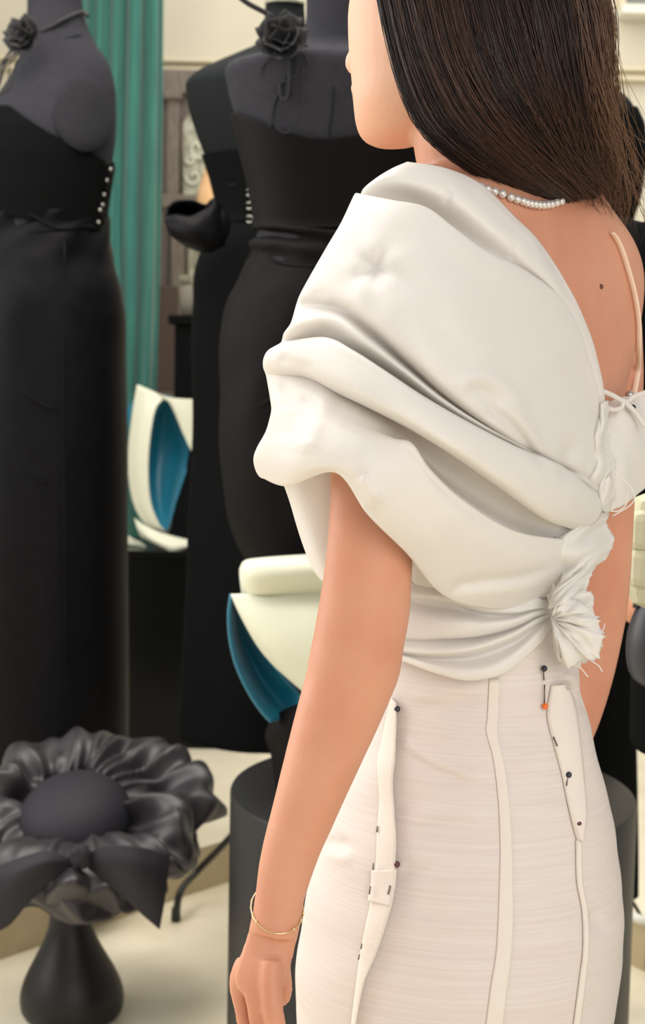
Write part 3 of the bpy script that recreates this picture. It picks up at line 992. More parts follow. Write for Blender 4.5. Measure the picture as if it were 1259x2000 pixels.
sheet(hat, 'bow_tail', [[(168, 1672, 0.0), (198, 1653, -0.02), (256, 1652, -0.03), (300, 1660, -0.02), (332, 1667, -0.01)],
                        [(170, 1680, 0.0), (205, 1680, -0.03), (256, 1690, -0.045), (300, 1700, -0.035), (327, 1712, -0.02)],
                        [(172, 1688, 0.0), (210, 1706, -0.02), (255, 1730, -0.035), (295, 1752, -0.03), (320, 1768, -0.02)],
                        [(172, 1696, 0.0), (212, 1728, -0.005), (250, 1760, -0.015), (285, 1792, -0.015), (312, 1815, -0.01)]], YB_, M_grosgrain, thick=0.003)
sheet(hat, 'bow_loop', [[(92, 1720, 0.0), (120, 1700, -0.02), (150, 1696, -0.03), (172, 1712, -0.02), (182, 1740, 0.01)],
                        [(85, 1745, -0.01), (115, 1728, -0.05), (145, 1726, -0.06), (168, 1740, -0.04), (180, 1765, 0.01)],
                        [(78, 1768, 0.0), (100, 1766, -0.02), (125, 1770, -0.02), (150, 1780, -0.01), (178, 1782, 0.02)]], YB_ + 0.02, M_taffeta, thick=0.003)
vv, ff = sphere_data(P(158, 1674, YB_ - 0.012), 0.021, 16, 12, (1.0, 0.6, 1.1))
vv = vv + np.array([[0, 0.003 * math.sin(520 * v[0] + 200 * v[2]), 0] for v in vv])
mesh_obj('bow_knot', vv, ff, M_grosgrain, hat)

# ------------------------------------------------------------------ the woman
from mathutils.bvhtree import BVHTree
LAT = np.array([0.64, 0.768, 0.0])      # her left shoulder -> right shoulder
FWD = np.array([-0.768, 0.64, 0.0])     # the way she faces
UPV = np.array([0, 0, 1.0])
parts = []
tc = np.array([0.152, 1.288, 0])
trings = []
for z, a, b, cx_, cy_ in ((0.72, 0.10, 0.085, .118, 1.29), (0.80, 0.104, 0.09, .118, 1.29), (0.87, 0.103, 0.09, .118, 1.29), (0.95, 0.09, 0.08, .122, 1.29), (1.05, 0.068, 0.06, .130, 1.29), (1.12, 0.088, 0.062, .136, 1.292),
                    (1.20, 0.118, 0.070, .144, 1.295), (1.28, 0.150, 0.074, .150, 1.30), (1.34, 0.176, 0.070, .154, 1.302), (1.385, 0.186, 0.062, .156, 1.302), (1.415, 0.168, 0.056, .156, 1.30), (1.442, 0.120, 0.052, .155, 1.297), (1.468, 0.075, 0.052, .153, 1.292), (1.50, 0.05, 0.05, .152, 1.288)):
    trings.append(ring(np.array([cx_, cy_, z]), LAT, FWD, a, b, 44, 2.3))
parts.append(loft_data(trings, 60))
# neck
nk = [P(958, 440, 1.292), P(952, 390, 1.29), P(945, 330, 1.285), P(935, 250, 1.278), P(925, 150, 1.27)]
parts.append(tube_data(nk, [0.066, 0.058, 0.0545, 0.055, 0.055], 28, 24))
# head
HC = P(888, 12, 1.265)
aH = math.radians(42)
HF = np.array([-math.cos(aH), math.sin(aH), 0.0])
HL = np.array([-math.sin(aH), -math.cos(aH), 0.0])
pit = math.radians(4)
HFp = HF * math.cos(pit) - UPV * math.sin(pit)
HUp = UPV * math.cos(pit) + HF * math.sin(pit)
HC = HC + UPV * (P(800, 292, 1.26)[2] + 0.106 - HC[2])
def hp(x, y, z):
    if z < -.018:
        z = -.018 + (z + .018) * 0.77
    return HC + HFp * x + HL * y + HUp * z
hr = []
for z, x0, x1, w, sup in ((-.116, .050, .080, .014, 2), (-.109, .022, .090, .030, 2.1), (-.096, -.012, .0945, .043, 2.1), (-.076, -.045, .093, .0545, 2.2), (-.05, -.072, .0915, .0615, 2.3), (-.02, -.087, .0915, .0675, 2.3),
                         (.01, -.095, .0895, .0715, 2.3), (.03, -.098, .085, .073, 2.25), (.055, -.099, .088, .074, 2.2), (.08, -.094, .082, .070, 2.1), (.10, -.078, .062, .055, 2), (.112, -.045, .03, .033, 2), (.115, -.02, .01, .01, 2)):
    cxh = (x0 + x1) / 2
    rr = []
    for k in range(44):
        t = 2 * math.pi * k / 44
        ct, sn = math.cos(t), math.sin(t)
        e = 2 / sup
        rr.append(hp(cxh + (x1 - x0) / 2 * math.copysign(abs(ct) ** e, ct), w * math.copysign(abs(sn) ** e, sn), z))
    hr.append(np.array(rr))
parts.append(loft_data(hr, 60))
parts.append(tube_data([hp(.082, 0, .04), hp(.093, 0, .012), hp(.101, 0, -.008), hp(.1065, 0, -.018), hp(.095, 0, -.026)], [.007, .008, .0085, .0088, .007], 14, 20))
parts.append(sphere_data(hp(.094, .010, -.0235), .008, 10, 8)); parts.append(sphere_data(hp(.094, -.010, -.0235), .008, 10, 8))
parts.append(tube_data([hp(.086, .024, -.052), hp(.0945, .012, -.049), hp(.0965, 0, -.0485), hp(.0945, -.012, -.049), hp(.086, -.024, -.052)], [.003, .006, .0065, .006, .003], 10, 20))
parts.append(tube_data([hp(.086, .022, -.056), hp(.094, .01, -.061), hp(.0955, 0, -.062), hp(.094, -.01, -.061), hp(.086, -.022, -.056)], [.003, .0065, .007, .0065, .003], 10, 20))
for s in (1, -1):   # brow ridge and ear
    parts.append(tube_data([hp(.085, .012 * s, .05), hp(.083, .03 * s, .054), hp(.068, .052 * s, .05)], [.005, .006, .004], 10, 14))
    parts.append(tube_data([hp(-.012, .072 * s, .035), hp(-.018, .079 * s, .03), hp(-.015, .08 * s, .01), hp(-.008, .075 * s, -.012)], [.006, .01, .009, .006], 10, 14))


def arm_rings(tab, n=28, flat=0.92):
    R = []
    pts = []
    for py, l, r, Y in tab:
        pts.append(P((l + r) / 2, py, Y))
    pts = np.array(pts)
    tan = np.gradient(pts, axis=0)
    for i, (py, l, r, Y) in enumerate(tab):
        t = tan[i] / np.linalg.norm(tan[i])
        vy = np.array([0, 1.0, 0])
        e1 = np.cross(t, vy); e1 /= np.linalg.norm(e1)
        if e1[0] < 0: e1 = -e1
        e2 = np.cross(t, e1); e2 /= np.linalg.norm(e2)
        # horizontal chord -> perpendicular width
        hw = px2m((r - l) / 2, Y) * abs(e1[0])
        R.append(ring(pts[i], e1, e2, hw, hw * flat, n, 2.1))
    return R


LARM = [(470, 700, 790, 1.175), (500, 675, 810, 1.17), (560, 652, 825, 1.16), (660, 646, 828, 1.15), (780, 645, 828, 1.14), (900, 644, 822, 1.135), (1000, 643, 812, 1.132), (1100, 634, 806, 1.13), (1180, 622, 803, 1.13), (1250, 609, 792, 1.13), (1300, 598, 785, 1.13), (1340, 588, 771, 1.13),
        (1400, 571, 746, 1.128), (1450, 558, 723, 1.125), (1500, 546, 700, 1.122), (1550, 534, 677, 1.12), (1600, 522, 655, 1.118), (1650, 510, 632, 1.116), (1700, 501, 613, 1.114), (1750, 496, 597, 1.112), (1790, 490, 591, 1.11), (1825, 482, 584, 1.108)]
parts.append(loft_data(arm_rings(LARM), 110))
# hand: palm
PALM = [(1780, 492, 592, 1.11), (1820, 483, 585, 1.108), (1860, 470, 577, 1.106), (1890, 459, 569, 1.104), (1912, 457, 562, 1.102), (1935, 464, 556, 1.10)]
parts.append(loft_data(arm_rings(PALM, flat=0.42), 40))
def finger(pts, rad):
    q = [P(a, b, Y) for a, b, Y in pts]
    parts.append(tube_data(q, rad, 14, 34))
finger([(478, 1875, 1.112), (468, 1918, 1.113), (474, 1970, 1.112), (486, 2030, 1.108), (505, 2080, 1.115), (520, 2105, 1.125)], [.0072, .0082, .0066, .0066, .0062, .005])
finger([(502, 1875, 1.102), (496, 1925, 1.099), (501, 1985, 1.094), (512, 2045, 1.092), (530, 2100, 1.105), (546, 2130, 1.115)], [.0072, .0078, .0064, .0066, .0062, .005])
finger([(530, 1875, 1.096), (529, 1925, 1.090), (534, 1980, 1.084), (546, 2035, 1.086), (562, 2085, 1.10), (570, 2110, 1.112)], [.0076, .0088, .0078, .0078, .007, .005])
finger([(550, 1860, 1.102), (551, 1895, 1.110), (556, 1922, 1.117), (555, 1945, 1.126), (548, 1956, 1.138)], [.0066, .0068, .006, .0056, .0048])
finger([(520, 1815, 1.125), (505, 1860, 1.142), (500, 1915, 1.15), (508, 1960, 1.15), (516, 1985, 1.148)], [.010, .0115, .009, .0082, .006])
# right arm
RARM = [(505, 1110, 1195, 1.425), (540, 1080, 1236, 1.425), (580, 1072, 1245, 1.424), (660, 1072, 1252, 1.422), (760, 1076, 1254, 1.42), (900, 1076, 1244, 1.42), (980, 1074, 1238, 1.42), (1100, 1070, 1232, 1.42), (1180, 1066, 1225, 1.42), (1240, 1058, 1215, 1.42), (1310, 1044, 1200, 1.42), (1380, 1024, 1180, 1.418), (1440, 1006, 1157, 1.416), (1540, 970, 1112, 1.41), (1640, 940, 1066, 1.41), (1760, 905, 1010, 1.42)]
parts.append(loft_data(arm_rings(RARM), 80))
parts.append(tube_data([P(957, 1750, 1.42), P(940, 1810, 1.43), P(928, 1870, 1.44)], [.022, .032, .026], 16, 20, flat=(1, .5)))
for k, dx in enumerate((-38, -14, 10, 32)):
    parts.append(tube_data([P(928 + dx * .6, 1850, 1.44), P(920 + dx, 1910, 1.445), P(914 + dx, 1965, 1.44)], [.009, .0085, .006], 10, 16))
parts.append(tube_data([P(965, 1800, 1.43), P(985, 1850, 1.42), P(985, 1900, 1.415)], [.011, .0105, .007], 10, 16))
# legs and feet (under the skirt)
for s in (-1, 1):
    h = np.array([.118, 1.292, 0]) + LAT * 0.045 * s
    parts.append(tube_data([h + UPV * .82, h + UPV * .6, h + LAT * -.01 * s + UPV * .46, h + UPV * .3 - FWD * .01, h + UPV * .085], [.055, .052, .045, .046, .033], 18, 30))
    parts.append(tube_data([h - FWD * .05 + UPV * .035, h + FWD * .03 + UPV * .045, h + FWD * .11 + UPV * .03, h + FWD * .16 + UPV * .02], [.03, .038, .036, .018], 14, 20))
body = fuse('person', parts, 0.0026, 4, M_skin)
zmin = min(v.co.z for v in body.data.vertices)
tag(body, 'woman in white seen from behind, looking left, bare arm hanging down', 'person')


def bvh_of(o):
    bpy.context.view_layer.update()
    dg = bpy.context.evaluated_depsgraph_get()
    return BVHTree.FromObject(o, dg), o.matrix_world.inverted()


def ray_hit(bv, px, py, lift=0.0):
    d = Vector(_f * FPX + _r * (px - CX) + _u * (CY - py)).normalized()
    o = Vector((0, 0, CAMZ))
    h = bv[0].ray_cast(bv[1] @ o, d)
    if h[0] is None:
        return None
    return np.array(h[0] + h[1] * lift) if h[1].dot(d) < 0 else np.array(h[0] - h[1] * lift)


BB = bvh_of(body)


def hits(bv, pts, lift, fallback=None):
    out = []
    for p in pts:
        q = ray_hit(bv, p[0], p[1], lift)
        if q is None:
            q = fallback(p) if fallback else None
        if q is not None:
            out.append(q)
    return out


# eyes, mostly out of sight on the far side of the face
for s in (1, -1):
    vv, ff = sphere_data(hp(.066, .031 * s, .03), .0115, 14, 10)
    mesh_obj('eye', vv, ff, M_white_trim, body)
mp = ray_hit(BB, 1173, 560, 0.0)
if mp is not None:
    vv, ff = sphere_data(mp, .0022, 10, 6)
    o = mesh_obj('mole', vv, ff, M_mole, body)

# --- hair: a mass and strands following the same flow
GUIDE = [
    [(905, -300, 1.27), (800, -230, 1.215), (735, -110, 1.195), (748, 0, 1.188), (776, 130, 1.186), (820, 246, 1.188), (900, 324, 1.20), (1010, 386, 1.235), (1095, 420, 1.30), (1150, 448, 1.40), (1180, 520, 1.46)],
    [(910, -302, 1.265), (840, -240, 1.19), (800, -120, 1.172), (820, 0, 1.166), (850, 120, 1.162), (905, 234, 1.168), (985, 316, 1.183), (1062, 376, 1.23), (1115, 414, 1.305), (1160, 448, 1.40), (1186, 520, 1.46)],
    [(918, -304, 1.26), (885, -245, 1.18), (885, -120, 1.158), (915, 0, 1.152), (945, 120, 1.149), (996, 222, 1.155), (1048, 302, 1.178), (1094, 362, 1.235), (1130, 404, 1.31), (1166, 448, 1.40), (1190, 520, 1.46)],
    [(925, -304, 1.26), (930, -248, 1.185), (975, -120, 1.165), (1012, 0, 1.158), (1040, 120, 1.157), (1072, 222, 1.166), (1100, 302, 1.194), (1122, 360, 1.25), (1144, 404, 1.32), (1172, 448, 1.40), (1194, 520, 1.46)],
    [(935, -302, 1.265), (985, -240, 1.21), (1060, -120, 1.20), (1100, 0, 1.196), (1118, 120, 1.198), (1131, 220, 1.21), (1141, 300, 1.238), (1148, 358, 1.285), (1158, 402, 1.34), (1178, 448, 1.41), (1198, 520, 1.46)],
    [(940, -300, 1.275), (1020, -230, 1.265), (1108, -120, 1.275), (1160, 0, 1.28), (1166, 110, 1.29), (1164, 205, 1.30), (1160, 285, 1.32), (1158, 345, 1.35), (1160, 400, 1.385), (1184, 448, 1.43), (1203, 520, 1.47)],
    [(935, -298, 1.285), (1010, -225, 1.33), (1090, -120, 1.37), (1136, 0, 1.385), (1146, 110, 1.39), (1148, 205, 1.395), (1148, 285, 1.40), (1152, 345, 1.415), (1166, 400, 1.43), (1182, 448, 1.45), (1203, 520, 1.48)],
    [(915, -298, 1.29), (930, -225, 1.37), (950, -120, 1.40), (960, 0, 1.41), (975, 110, 1.41), (1010, 205, 1.41), (1060, 285, 1.41), (1100, 345, 1.42), (1130, 400, 1.435), (1160, 448, 1.455), (1190, 520, 1.48)],
]
GW = np.array([[P(*p) for p in g] for g in GUIDE])        # (8, 11, 3)
HCEN = np.array([HC[0], HC[1]])
A = np.stack([cr(g, 60) for g in GW], 0)                    # guides x along
A = cr(A.reshape(len(GUIDE), -1), 120).reshape(120, 60, 3)  # across
SHR = A.copy()
core = np.array([P(930, 60, 1.28)])
for i in range(120):
    for j in range(60):
        d = A[i, j, :2] - np.array([P(940 + j * 2.2, 100, 1.285 + 0.001 * j)[0], 1.285 + 0.0011 * j])
        L = np.linalg.norm(d) + 1e-6
        amp = 0.0018 * math.sin(i * 0.9 + 3 * fbm(i * 0.07, j * 0.05, 2)) + 0.0035 * fbm(i * 0.13, j * 0.035, 9) - 0.004
        SHR[i, j, :2] += d / L * amp * min(1, j / 8)
hair = grid_obj('hair', SHR, M_hair, body)
hair['label'] = 'long straight dark brown hair swept over the far shoulder'


def strands(name, count, seed, lo, hi, lift, rad, wav, m, kmax=1.0, fly=0.0):
    rs = np.random.RandomState(seed)
    K = 20
    ns_ = 3
    Vs, Fs = [], []
    base = 0
    for s in range(count):
        g = lo + (hi - lo) * rs.rand()
        gi = g / (len(GUIDE) - 1) * 119
        i0 = int(min(118, gi)); fr = gi - i0
        line = A[i0] * (1 - fr) + A[i0 + 1] * fr           # (60,3)
        st_ = rs.randint(0, 18); en = int((0.80 + 0.2 * rs.rand()) * 59 * kmax)
        idx = np.linspace(st_, en, K)
        ii = np.minimum(idx.astype(int), 58); ff_ = (idx - ii)[:, None]
        p = line[ii] * (1 - ff_) + line[ii + 1] * ff_
        t = np.linspace(0, 1, K)
        d = p[:, :2] - np.array([P(950, 100, 1.29)[0], 1.29])
        d /= np.linalg.norm(d, axis=1)[:, None] + 1e-6
        lf = lift * rs.rand() + wav * (np.sin(t * (3 + 5 * rs.rand()) + 6.28 * rs.rand()) * rs.rand())
        if fly > 0:
            lf = lf + fly * rs.rand() * t ** 2.5
        p = p.copy()
        p[:, :2] += d * lf[:, None]
        tang = np.gradient(p, axis=0); tang /= np.linalg.norm(tang, axis=1)[:, None] + 1e-9
        side = np.stack([-d[:, 1], d[:, 0], 0 * d[:, 0]], 1)
        p += side * (wav * 1.5 * np.sin(t * (2 + 6 * rs.rand()) + 6.28 * rs.rand()) * rs.rand())[:, None]
        if fly > 0:
            p += side * (fly * 0.8 * (rs.rand() - 0.3) * t ** 2)[:, None]
            p[:, 2] += fly * 0.7 * (rs.rand() - 0.5) * t ** 2
        e1 = np.cross(tang, np.array([0.3, 0.2, 0.9])); e1 /= np.linalg.norm(e1, axis=1)[:, None] + 1e-9
        e2 = np.cross(tang, e1)
        rr = rad * (0.6 + 0.8 * rs.rand()) * np.minimum(1, (1 - t) * 6 + 0.15)
        for q in range(ns_):
            a = 2 * math.pi * q / ns_
            Vs.append(p + rr[:, None] * (math.cos(a) * e1 + math.sin(a) * e2))
        o = s * ns_ * K
        k_ = np.arange(K - 1)
        for q in range(ns_):
            q2 = (q + 1) % ns_
            Fs.append(np.stack([o + q * K + k_, o + q2 * K + k_, o + q2 * K + k_ + 1, o + q * K + k_ + 1], 1))
    V = np.concatenate(Vs, 0); Fq = np.concatenate(Fs, 0)
    me = bpy.data.meshes.new(name)
    me.vertices.add(len(V)); me.vertices.foreach_set('co', V.astype(np.float32).ravel())
    me.loops.add(Fq.size); me.loops.foreach_set('vertex_index', Fq.astype(np.int32).ravel())
    me.polygons.add(len(Fq)); me.polygons.foreach_set('loop_start', np.arange(0, Fq.size, 4, dtype=np.int32))
    me.update(calc_edges=True)
    me.polygons.foreach_set('use_smooth', np.ones(len(Fq), bool))
    me.materials.append(m)
    ob = bpy.data.objects.new(name, me)
    COL.objects.link(ob)
    ob.parent = hair
    ob['kind'] = 'stuff'
    return ob


strands('hair_strands', 7000, 5, -0.0, 6.0, 0.006, 0.00034, 0.0024, M_hair)
strands('hair_highlights', 900, 6, 0.4, 5.6, 0.0068, 0.00028, 0.0030, M_hair_mid)
strands('hair_highlights', 420, 16, 0.9, 1.9, 0.0072, 0.00026, 0.0030, M_hair_mid)
strands('hair_highlights', 700, 17, 4.3, 5.7, 0.0085, 0.00030, 0.0045, M_hair_mid)
strands('flyaway_strands', 150, 8, 4.0, 5.6, 0.012, 0.00024, 0.007, M_hair_lit, 0.95, 0.085)
strands('flyaway_strands', 90, 18, 4.4, 5.6, 0.012, 0.00024, 0.008, M_hair_mid, 0.9, 0.035)
strands('flyaway_strands', 130, 19, 1.5, 5.0, 0.006, 0.00024, 0.005, M_hair_mid, 0.92, 0.03)
strands('flyaway_strands', 90, 9, 0.0, 3.0, 0.005, 0.00020, 0.004, M_hair_mid, 0.85, 0.008)

# ------------------------------------------------------------------ the dress
dress = empty('dress', (0.15, 1.285, 0.3))
tag(dress, 'white organza dress with draped cape and slim skirt, worn by the woman', 'dress')
TS = [(1150, 748, 1112), (1210, 744, 1118), (1270, 738, 1126), (1300, 735, 1128), (1340, 728, 1132), (1400, 712, 1150), (1450, 692, 1162), (1500, 672, 1175), (1550, 655, 1188), (1600, 637, 1200), (1650, 620, 1208), (1700, 606, 1214), (1750, 594, 1219), (1800, 583, 1220), (1850, 575, 1218), (1900, 571, 1212), (1950, 570, 1205), (2000, 572, 1197), (2150, 585, 1180), (2400, 600, 1170), (2900, 600, 1170)]
YK, rk = 1.285, 0.86
def dispS(v, t):
    return 0.0020 * fbm(math.cos(t) * 3, v * 14, 1.7)
skirt = fig_loft('skirt', TS, YK, M_skirt, dress, rk, 240, nv=420, disp=dispS, caps=False)
md = skirt.modifiers.new('thickness', 'SOLIDIFY'); md.thickness = 0.0012; md.offset = -1
fS = surfY(TS, YK, rk)


# cape
def capeY(px, py):
    u = px - 760
    y = 1.06 + (0.95e-6 if u > 0 else 1.6e-6) * u * u
    if py < 800:
        y += ((800 - py) / 480) ** 2 * 0.09
    if py > 850:
        y += ((py - 850) / 330) ** 2 * 0.10
    return y


RW = [
    [(800, 318, 0), (870, 330, 0), (940, 362, 0), (1005, 425, 0), (1060, 480, 0), (1115, 570, 0), (1150, 650, 0), (1172, 730, 0), (1182, 800, 0)],
    [(772, 330, -.004), (848, 341, -.004), (922, 372, -.004), (990, 432, -.004), (1048, 490, -.004), (1105, 575, -.004), (1145, 658, -.003), (1169, 738, -.002), (1182, 808, 0)],
    [(742, 348, -.004), (820, 362, -.003), (893, 398, -.003), (962, 452, -.003), (1026, 508, -.003), (1095, 582, -.003), (1138, 666, -.003), (1166, 745, -.002), (1182, 815, 0)],
    [(716, 370, .006), (795, 388, .022), (865, 426, .028), (924, 470, .024), (990, 512, .014), (1072, 566, .006), (1132, 660, 0), (1164, 748, 0), (1182, 822, 0)],
    [(708, 390, .018), (780, 414, .038), (852, 446, .042), (910, 486, .036), (976, 528, .024), (1058, 574, .010), (1124, 645, .002), (1160, 742, 0), (1181, 826, 0)],
    [(702, 384, .006), (768, 402, .014), (838, 420, .016), (892, 460, .014), (955, 504, .010), (1036, 546, .004), (1110, 612, .0), (1154, 712, -.001), (1180, 830, 0)],
    [(699, 379, -.004), (765, 392, -.012), (832, 406, -.016), (885, 445, -.017), (948, 491, -.015), (1030, 532, -.011), (1106, 598, -.006), (1152, 706, -.002), (1180, 832, 0)],
    [(692, 392, -.009), (759, 404, -.019), (828, 420, -.022), (884, 460, -.022), (947, 507, -.020), (1028, 552, -.015), (1102, 618, -.009), (1148, 720, -.004), (1179, 838, 0)],
    [(672, 435, -.010), (742, 446, -.020), (815, 466, -.022), (880, 508, -.022), (945, 553, -.020), (1020, 604, -.016), (1090, 668, -.012), (1140, 752, -.005), (1178, 848, 0)],
    [(645, 482, -.010), (718, 502, -.019), (795, 530, -.024), (865, 570, -.026), (935, 615, -.024), (1005, 665, -.020), (1070, 730, -.016), (1130, 800, -.008), (1178, 865, 0)],
    [(613, 538, -.008), (692, 556, -.018), (770, 592, -.024), (845, 638, -.027), (915, 690, -.026), (985, 742, -.022), (1055, 802, -.018), (1120, 857, -.008), (1176, 890, 0)],
    [(592, 576, -.004), (672, 584, -.012), (740, 630, -.018), (805, 692, -.022), (870, 752, -.022), (942, 808, -.02), (1022, 860, -.016), (1100, 898, -.008), (1168, 925, 0)],
    [(584, 598, .004), (660, 604, .006), (728, 654, .008), (797, 714, .008), (866, 774, .006), (945, 830, .006), (1030, 880, .004), (1105, 915, .004), (1167, 940, .002)],
    [(574, 630, -.008), (648, 622, -.010), (716, 668, -.012), (790, 725, -.012), (865, 783, -.012), (950, 836, -.010), (1040, 882, -.008), (1112, 922, -.006), (1168, 950, 0)],
    [(561, 650, -.004), (640, 646, .006), (708, 688, .010), (780, 738, .010), (852, 792, .008), (935, 842, .006), (1025, 888, .004), (1108, 926, .002), (1168, 956, 0)],
    [(557, 664, .006), (630, 676, .024), (700, 708, .028), (770, 752, .028), (840, 802, .024), (925, 850, .018), (1015, 896, .012), (1105, 932, .008), (1168, 962, .002)],
    [(553, 670, .002), (633, 660, -.006), (690, 686, -.012), (757, 729, -.014), (830, 777, -.015), (915, 826, -.015), (1008, 874, -.015), (1100, 913, -.015), (1168, 970, -.006)],
    [(530, 684, -.004), (612, 676, -.014), (682, 703, -.020), (753, 746, -.023), (829, 793, -.025), (915, 843, -.026), (1010, 893, -.027), (1104, 935, -.028), (1174, 982, -.010)],
    [(521, 700, -.004), (598, 706, -.015), (670, 738, -.022), (742, 778, -.026), (817, 822, -.029), (905, 873, -.031), (1000, 928, -.032), (1100, 978, -.033), (1174, 1000, -.012)],
    [(520, 716, .002), (596, 724, -.008), (664, 757, -.014), (733, 791, -.019), (802, 829, -.022), (885, 880, -.025), (980, 942, -.028), (1080, 1006, -.029), (1160, 1022, -.010)],
    [(524, 728, .010), (599, 735, .010), (662, 768, .010), (729, 800, .008), (794, 834, .004), (868, 878, -.002), (962, 942, -.008), (1062, 1012, -.012), (1125, 1034, 0)],
    [(526, 734, .012), (601, 738, .018), (663, 766, .022), (729, 796, .028), (791, 828, .034), (860, 868, .036), (950, 924, .030), (1050, 990, .018), (1115, 1032, .010)],
    [(530, 756, .004), (606, 764, .004), (682, 795, .006), (747, 825, .014), (796, 860, .028), (855, 914, .034), (935, 970, .034), (1030, 1020, .024), (1115, 1042, .010)],
    [(534, 780, -.004), (611, 790, -.006), (692, 822, -.002), (757, 850, .006), (812, 894, .030), (868, 948, .038), (934, 1000, .038), (1026, 1050, .026), (1118, 1064, .010)],
    [(536, 800, -.008), (612, 812, -.014), (700, 840, -.010), (765, 858, -.006), (803, 866, -.004), (838, 916, -.008), (902, 976, -.012), (1005, 1038, -.012), (1120, 1058, -.002)],
    [(532, 820, -.010), (608, 826, -.020), (700, 852, -.016), (766, 874, -.012), (806, 888, -.012), (846, 940, -.016), (915, 1000, -.018), (1018, 1052, -.016), (1132, 1064, -.004)],
    [(524, 845, -.010), (600, 848, -.026), (698, 874, -.022), (765, 902, -.018), (811, 928, -.018), (859, 975, -.022), (932, 1028, -.022), (1030, 1070, -.018), (1142, 1072, -.006)],
    [(508, 874, -.006), (588, 872, -.030), (690, 900, -.027), (756, 938, -.024), (810, 975, -.022), (866, 1020, -.024), (942, 1062, -.024), (1036, 1092, -.020), (1150, 1086, -.008)],
    [(501, 896, .0), (574, 908, -.030), (674, 914, -.028), (738, 972, -.026), (805, 1025, -.024), (862, 1076, -.024), (938, 1112, -.022), (1036, 1122, -.016), (1146, 1104, -.008)],
    [(504, 918, .008), (566, 932, -.022), (662, 918, -.024), (726, 994, -.024), (800, 1062, -.022), (856, 1128, -.020), (912, 1160, -.018), (1014, 1166, -.010), (1110, 1134, -.006)],
    [(512, 932, .014), (562, 948, -.010), (655, 922, -.018), (718, 1003, -.020), (795, 1080, -.018), (850, 1148, -.016), (902, 1176, -.014), (1002, 1188, -.008), (1085, 1160, -.004)],
    [(518, 928, .03), (566, 940, .012), (660, 917, .002), (724, 998, -.002), (800, 1074, -.004), (856, 1138, -.004), (908, 1164, -.003), (1004, 1176, .0), (1085, 1152, 0)],
]
crow = []
for r in RW:
    x0, y0, d0 = r[0]
    k = r[0]
    Y0 = capeY(x0, y0) + d0
    pts = [P(x0 + 120, y0 + 6, Y0 + 0.125), P(x0 + 45, y0 + 4, Y0 + 0.085), P(x0 + 6, y0 + 2, Y0 + 0.04)]
    pts += [P(p[0], p[1], capeY(p[0], p[1]) + p[2]) for p in r]
    crow.append(pts)
G = surf(crow, 200, 300)

def crease_fn(lines):
    L = []
    for pts, w, dep in lines:
        q = cr(np.array(pts, float), len(pts) * 6)
        W = np.array([P(a, b, 1.13) for a, b in q])
        W2 = np.stack([W[:, 0] / W[:, 1], (W[:, 2] - CAMZ) / W[:, 1]], 1)      # directions
        L.append((W2, w / 1.13, dep))
    def f(p):
        a = np.array([p[0] / p[1], (p[2] - CAMZ) / p[1]])
        d = 0.0
        for W2, w, dep in L:
            dd = np.hypot(W2[:, 0] - a[0], W2[:, 1] - a[1])
            k = int(dd.argmin())
            if dd[k] < 3 * w:
                e = min(1.0, 4 * min(k, len(dd) - 1 - k) / len(dd) + 0.15)
                d += dep * e * math.exp(-(dd[k] / w) ** 2)
        return d
    return f


cape_crease = crease_fn([
    ([(890, 758), (915, 742), (950, 738), (985, 758), (1010, 795), (1040, 850)], 0.0065, -0.005),
    ([(905, 768), (930, 762), (955, 775), (985, 800)], 0.005, 0.004),
    ([(945, 790), (965, 806), (1000, 832), (1040, 880), (1070, 920)], 0.004, 0.006),
    ([(958, 782), (990, 800), (1030, 842), (1060, 890)], 0.004, -0.004),
    ([(612, 770), (596, 800), (578, 838), (564, 872)], 0.008, 0.008),
    ([(640, 760), (622, 800), (600, 850), (590, 885)], 0.009, -0.006),
    ([(545, 694), (562, 706), (585, 716), (620, 722)], 0.005, 0.005),
    ([(552, 745), (560, 775), (566, 805)], 0.006, 0.006),
    ([(700, 930), (715, 950), (740, 985)], 0.008, -0.006),
    ([(690, 935), (700, 960), (720, 990)], 0.005, 0.004),
    ([(872, 1172), (888, 1152), (906, 1141), (960, 1133), (1030, 1124), (1095, 1096)], 0.0045, 0.007),
    ([(885, 1178), (930, 1160), (1000, 1150), (1060, 1130)], 0.006, -0.004),
    ([(755, 545), (800, 575), (850, 630), (890, 690)], 0.010, 0.003),
    ([(640, 572), (600, 588), (585, 600)], 0.006, 0.004),
    ([(1120, 860), (1105, 900), (1098, 950)], 0.006, 0.005),
    ([(880, 365), (876, 385), (868, 402)], 0.0025, 0.003),
    ([(1008, 470), (1003, 492), (998, 510)], 0.0025, 0.002),
    ([(1040, 440), (1065, 490), (1095, 545), (1120, 600)], 0.004, 0.004),
])
